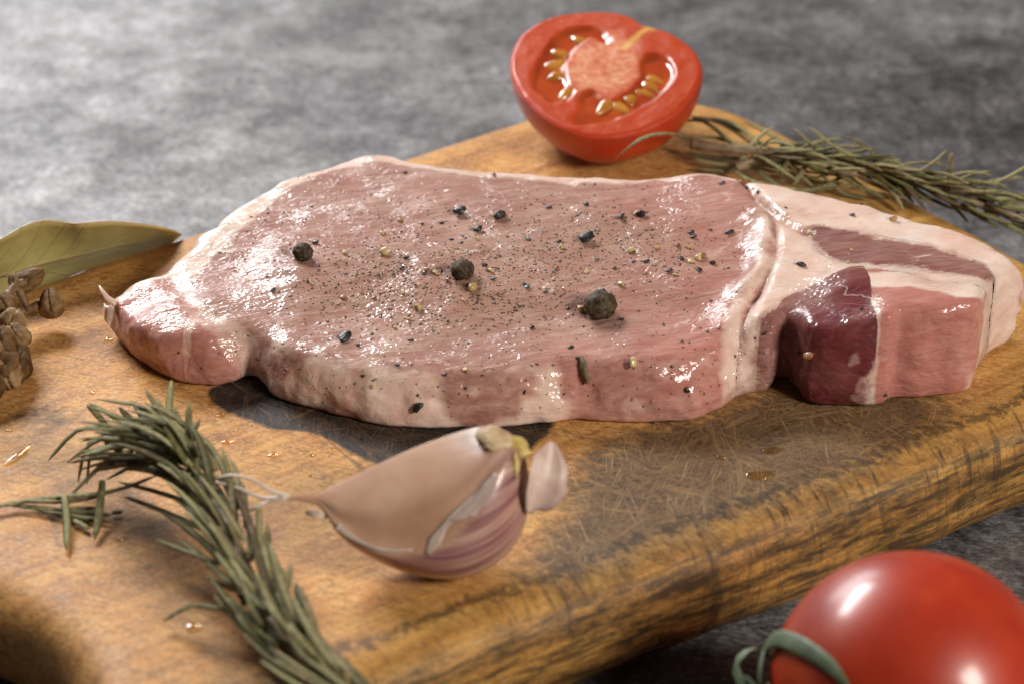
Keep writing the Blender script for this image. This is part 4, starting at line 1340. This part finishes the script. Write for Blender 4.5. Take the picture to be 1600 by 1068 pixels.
# ------------------------------------------------------------------ whole tomato
tc2 = at(1425, 1080, 2.05)
axis = np.array([-0.80, -0.52, -0.12])
fr_ = frame(axis)
v, fc = ico(5)
th = np.arctan2(v[:, 1], v[:, 0])
zc = v[:, 2]
rad = 1 + 0.012 * np.cos(5 * th) * sstep(0.2, 1, zc) - 0.10 * np.exp(-((1 - zc) / 0.06)) + 0.006 * fbm(v[:, 0] * 1.5, v[:, 1] * 1.5, zc * 1.5, 97, 2)
RT_ = 2.02
q = (v * rad[:, None] * np.array([1, 1, 0.99])) @ fr_.T * RT_ + tc2
q[:, 2] += -q[:, 2].min() + 0.003
tc2 = tc2.copy()
tc2[2] = q[:, 2].mean()
tom = thing('tomato', 'glossy whole red tomato with green curling sepals in the right foreground', 'tomato', (tc2[0], tc2[1], 0))
part('fruit', q, fc, SKIN, tom)
tb = BVHTree.FromPolygons(q.tolist(), fc.tolist())


base_p = tc2 + axis / np.linalg.norm(axis) * RT_
v, fc = ico(3)
calyx = part('calyx', (v * np.array([0.22, 0.22, 0.12])) @ fr_.T + base_p, fc, SEPAL, tom)


def sepal(px_pts, widths):
    pts = []
    for x, y, lift in px_pts:
        d = Vector(ray(x, y)).normalized()
        hh = tb.ray_cast(Vector(CPOS), d)
        if hh[0] is None:
            hh = tb.find_nearest(Vector(CPOS) + d * (Vector(tc2) - Vector(CPOS)).dot(d))
            p = np.array(Vector(CPOS) + d * (Vector(tc2) - Vector(CPOS)).dot(d))
        else:
            p = np.array(hh[0] + hh[1] * lift)
        pts.append(p)
    pp = smooth_loop(pts, 5, False)
    wd = [(p - tc2) / np.linalg.norm(p - tc2) for p in pp]
    T = np.gradient(pp, axis=0)
    wds = np.array([np.cross(t, n_) for t, n_ in zip(T, wd)])
    ribbon(pp, np.interp(np.linspace(0, 1, len(pp)), np.linspace(0, 1, len(widths)), widths), wds, calyx, 'sepal', SEPAL, thick=0.03, cup=0.15)


sepal([(1330, 1075, .05), (1300, 1040, .06), (1260, 1012, .08), (1225, 1001, .10), (1208, 1018, .12), (1204, 1060, .14), (1204, 1110, .14)], [.02, .10, .13, .13, .12, .12, .10])
base_p = tc2 + axis / np.linalg.norm(axis) * RT_
cl = []
for k in range(16):                                     # a tightly curled sepal tip
    a = 2.9 - k * 0.42
    r_ = 0.34 - 0.006 * k
    cl.append(at(1182, 1052, 1.75) + _RT * r_ * math.cos(a) * 0.85 + _UP * r_ * math.sin(a) * 1.05 + _FW * 0.02 * k)
cl = [base_p * 0.5 + cl[0] * 0.5 - _UP * 0.5] + cl
wd = np.tile(-_FW * 0.9 + _RT * 0.35, (len(cl), 1))
ribbon(cl, np.linspace(0.12, 0.04, len(cl)), wd, calyx, 'sepal', SEPAL, thick=0.03)
for ang in (0.6, 1.9, 3.2):
    dirv = fr_[:, 0] * math.cos(ang) + fr_[:, 1] * math.sin(ang)
    pp = [base_p + axis * 0.05, base_p + dirv * 0.5 + axis * 0.12, base_p + dirv * 1.0 + axis * 0.2, base_p + dirv * 1.4 + axis * 0.35]
    ribbon(smooth_loop(pp, 3, False), np.linspace(.16, .03, 10), np.tile(np.cross(dirv, axis), (10, 1)), calyx, 'sepal', SEPAL, thick=0.03)

# ------------------------------------------------------------------ bay leaf
top_px = [(-150, 455, 2.2), (-60, 405, 2.9), (0, 376, 3.2), (40, 354, 3.3), (70, 346, 3.3), (105, 350, 3.2), (130, 352, 3.2), (180, 349, 3.05), (230, 355, 2.75), (262, 362, 2.5), (284, 369, 2.2)]
mid_px = [(-150, 455, 2.15), (-70, 440, 2.15), (0, 432, 2.2), (40, 421, 2.2), (75, 411, 2.2), (105, 404, 2.2), (135, 397, 2.2), (180, 386, 2.2), (230, 377, 2.2), (262, 372, 2.2), (284, 369, 2.2)]
low_px = [(-150, 455, 2.1), (-70, 475, 1.7), (0, 490, 1.55), (40, 480, 1.5), (75, 470, 1.5), (105, 458, 1.5), (135, 446, 1.55), (180, 430, 1.6), (230, 410, 1.7), (262, 393, 1.9), (284, 369, 2.2)]
tp, md, lw = (smooth_loop([at(*p) for p in L_], 4, False) for L_ in (top_px, mid_px, low_px))
lw = lw + (0, 0.55, 0) * np.sin(np.linspace(0, np.pi, len(lw)))[:, None]
n, m = len(md), 10
V, F, ac, alg = [], [], [], []
for i in range(n):
    for k in range(-m, m + 1):
        s = k / m
        e = tp[i] if k > 0 else lw[i]
        p = md[i] + (e - md[i]) * abs(s)
        bulge = math.sin(abs(s) * math.pi) * 0.14 * math.sin(math.pi * i / (n - 1))
        V.append(p + np.array([0, bulge * (1 if k > 0 else 0.3), bulge * (-1 if k > 0 else 0)]))
        ac.append(s)
        alg.append(i / (n - 1))
V = np.array(V)
V += 0.035 * fbm(V[:, 0] * 0.9, V[:, 1] * 0.9, V[:, 2], 99, 2)[:, None] * np.array([0, 0.6, 1]) * np.abs(np.array(ac))[:, None]
w = 2 * m + 1
for i in range(n - 1):
    for k in range(2 * m):
        a = i * w + k
        F.append((a, a + w, a + w + 1, a + 1))
me = make_mesh('bay_leaf', V - np.array([md[20][0], md[20][1], 0]), F, {'across': ac, 'along': alg})
bay = link('bay_leaf', me, BAY, loc=(md[20][0], md[20][1], 0))
sol = bay.modifiers.new('thickness', 'SOLIDIFY')
sol.thickness = 0.0004
tag(bay, 'dry olive green bay leaf folded along its rib behind the board', 'bay leaf')

# ------------------------------------------------------------------ dried seed pods
pods = thing('seed_pod_cluster', 'cluster of dried brown seed pods on a stalk at the left edge of the board', 'dried pods', at(20, 600, ZB))


def pod(px, py, hh, rx, ry, ang, seed):
    c = at(px, py, ZB + hh)
    s = px_cm(c)
    v, fc = ico(4)
    q = v.copy()
    q[:, 0] *= 1 - 0.22 * q[:, 1]
    g = np.exp(-(q[:, 0] / 0.07) ** 2) * sstep(-0.9, -0.2, q[:, 1])
    nzz = fbm(v[:, 0] * 1.8, v[:, 1] * 1.8, v[:, 2] * 1.8, seed, 3)
    q *= (1 - 0.30 * g + 0.13 * nzz - 0.10 * np.exp(-((v[:, 2] - 0.2 * v[:, 0]) / 0.05) ** 2))[:, None]
    q *= np.array([rx, ry, (rx + ry) / 2 * 0.95]) / s
    a = R(ang)
    e1, e2 = _RT * math.cos(a) + _UP * math.sin(a), -_RT * math.sin(a) + _UP * math.cos(a)
    q = q @ np.stack([e1, e2, -_FW], 0) + c
    low = q[:, 2].min() - ZB
    if low < 0.01:
        q[:, 2] += 0.01 - low
    part('pod', q, fc, POD, pods)


for k, a in enumerate([(46, 436, .75, 17, 27, -62, 1), (22, 441, .8, 10, 15, 10, 2), (80, 474, .45, 19, 25, 8, 3), (8, 474, .7, 17, 20, 30, 4), (20, 500, .6, 21, 19, -20, 5), (28, 524, .55, 18, 22, 40, 6), (2, 535, .7, 22, 26, 0, 7),
                       (30, 548, .3, 17, 24, 15, 8), (6, 566, .5, 24, 24, 60, 9), (32, 574, .25, 18, 26, -10, 10), (14, 592, .2, 25, 24, 200, 11), (-20, 600, .35, 26, 28, 0, 12), (-14, 555, .6, 26, 30, 0, 13), (-30, 510, .6, 25, 30, 20, 14)]):
    pod(*a[:6], 500 + a[6] * 11)
for pts in [[(-20, 500, .5), (5, 472, .7), (20, 450, .75), (40, 440, .8), (58, 432, .8)], [(18, 450, .75), (30, 455, .7), (40, 475, .5), (46, 486, .4)], [(0, 490, .5), (28, 488, .4), (45, 484, .4), (62, 476, .45), (84, 470, .5)], [(8, 474, .7), (16, 458, .75), (22, 446, .8)],
            [(-20, 520, .6), (5, 505, .5), (30, 492, .4)]]:
    pp = smooth_loop([at(x, y, ZB + hh) for x, y, hh in pts], 5, False)
    V, F = tube(pp, 0.065 * (1 + 0.25 * vnoise(np.arange(len(pp)) * 0.9, 0.0, 0.0, 5)), 8)
    part('stalk', V, F, PODSTEM, pods)

for o in scene.objects:
    if '_base' in o:
        del o['_base']
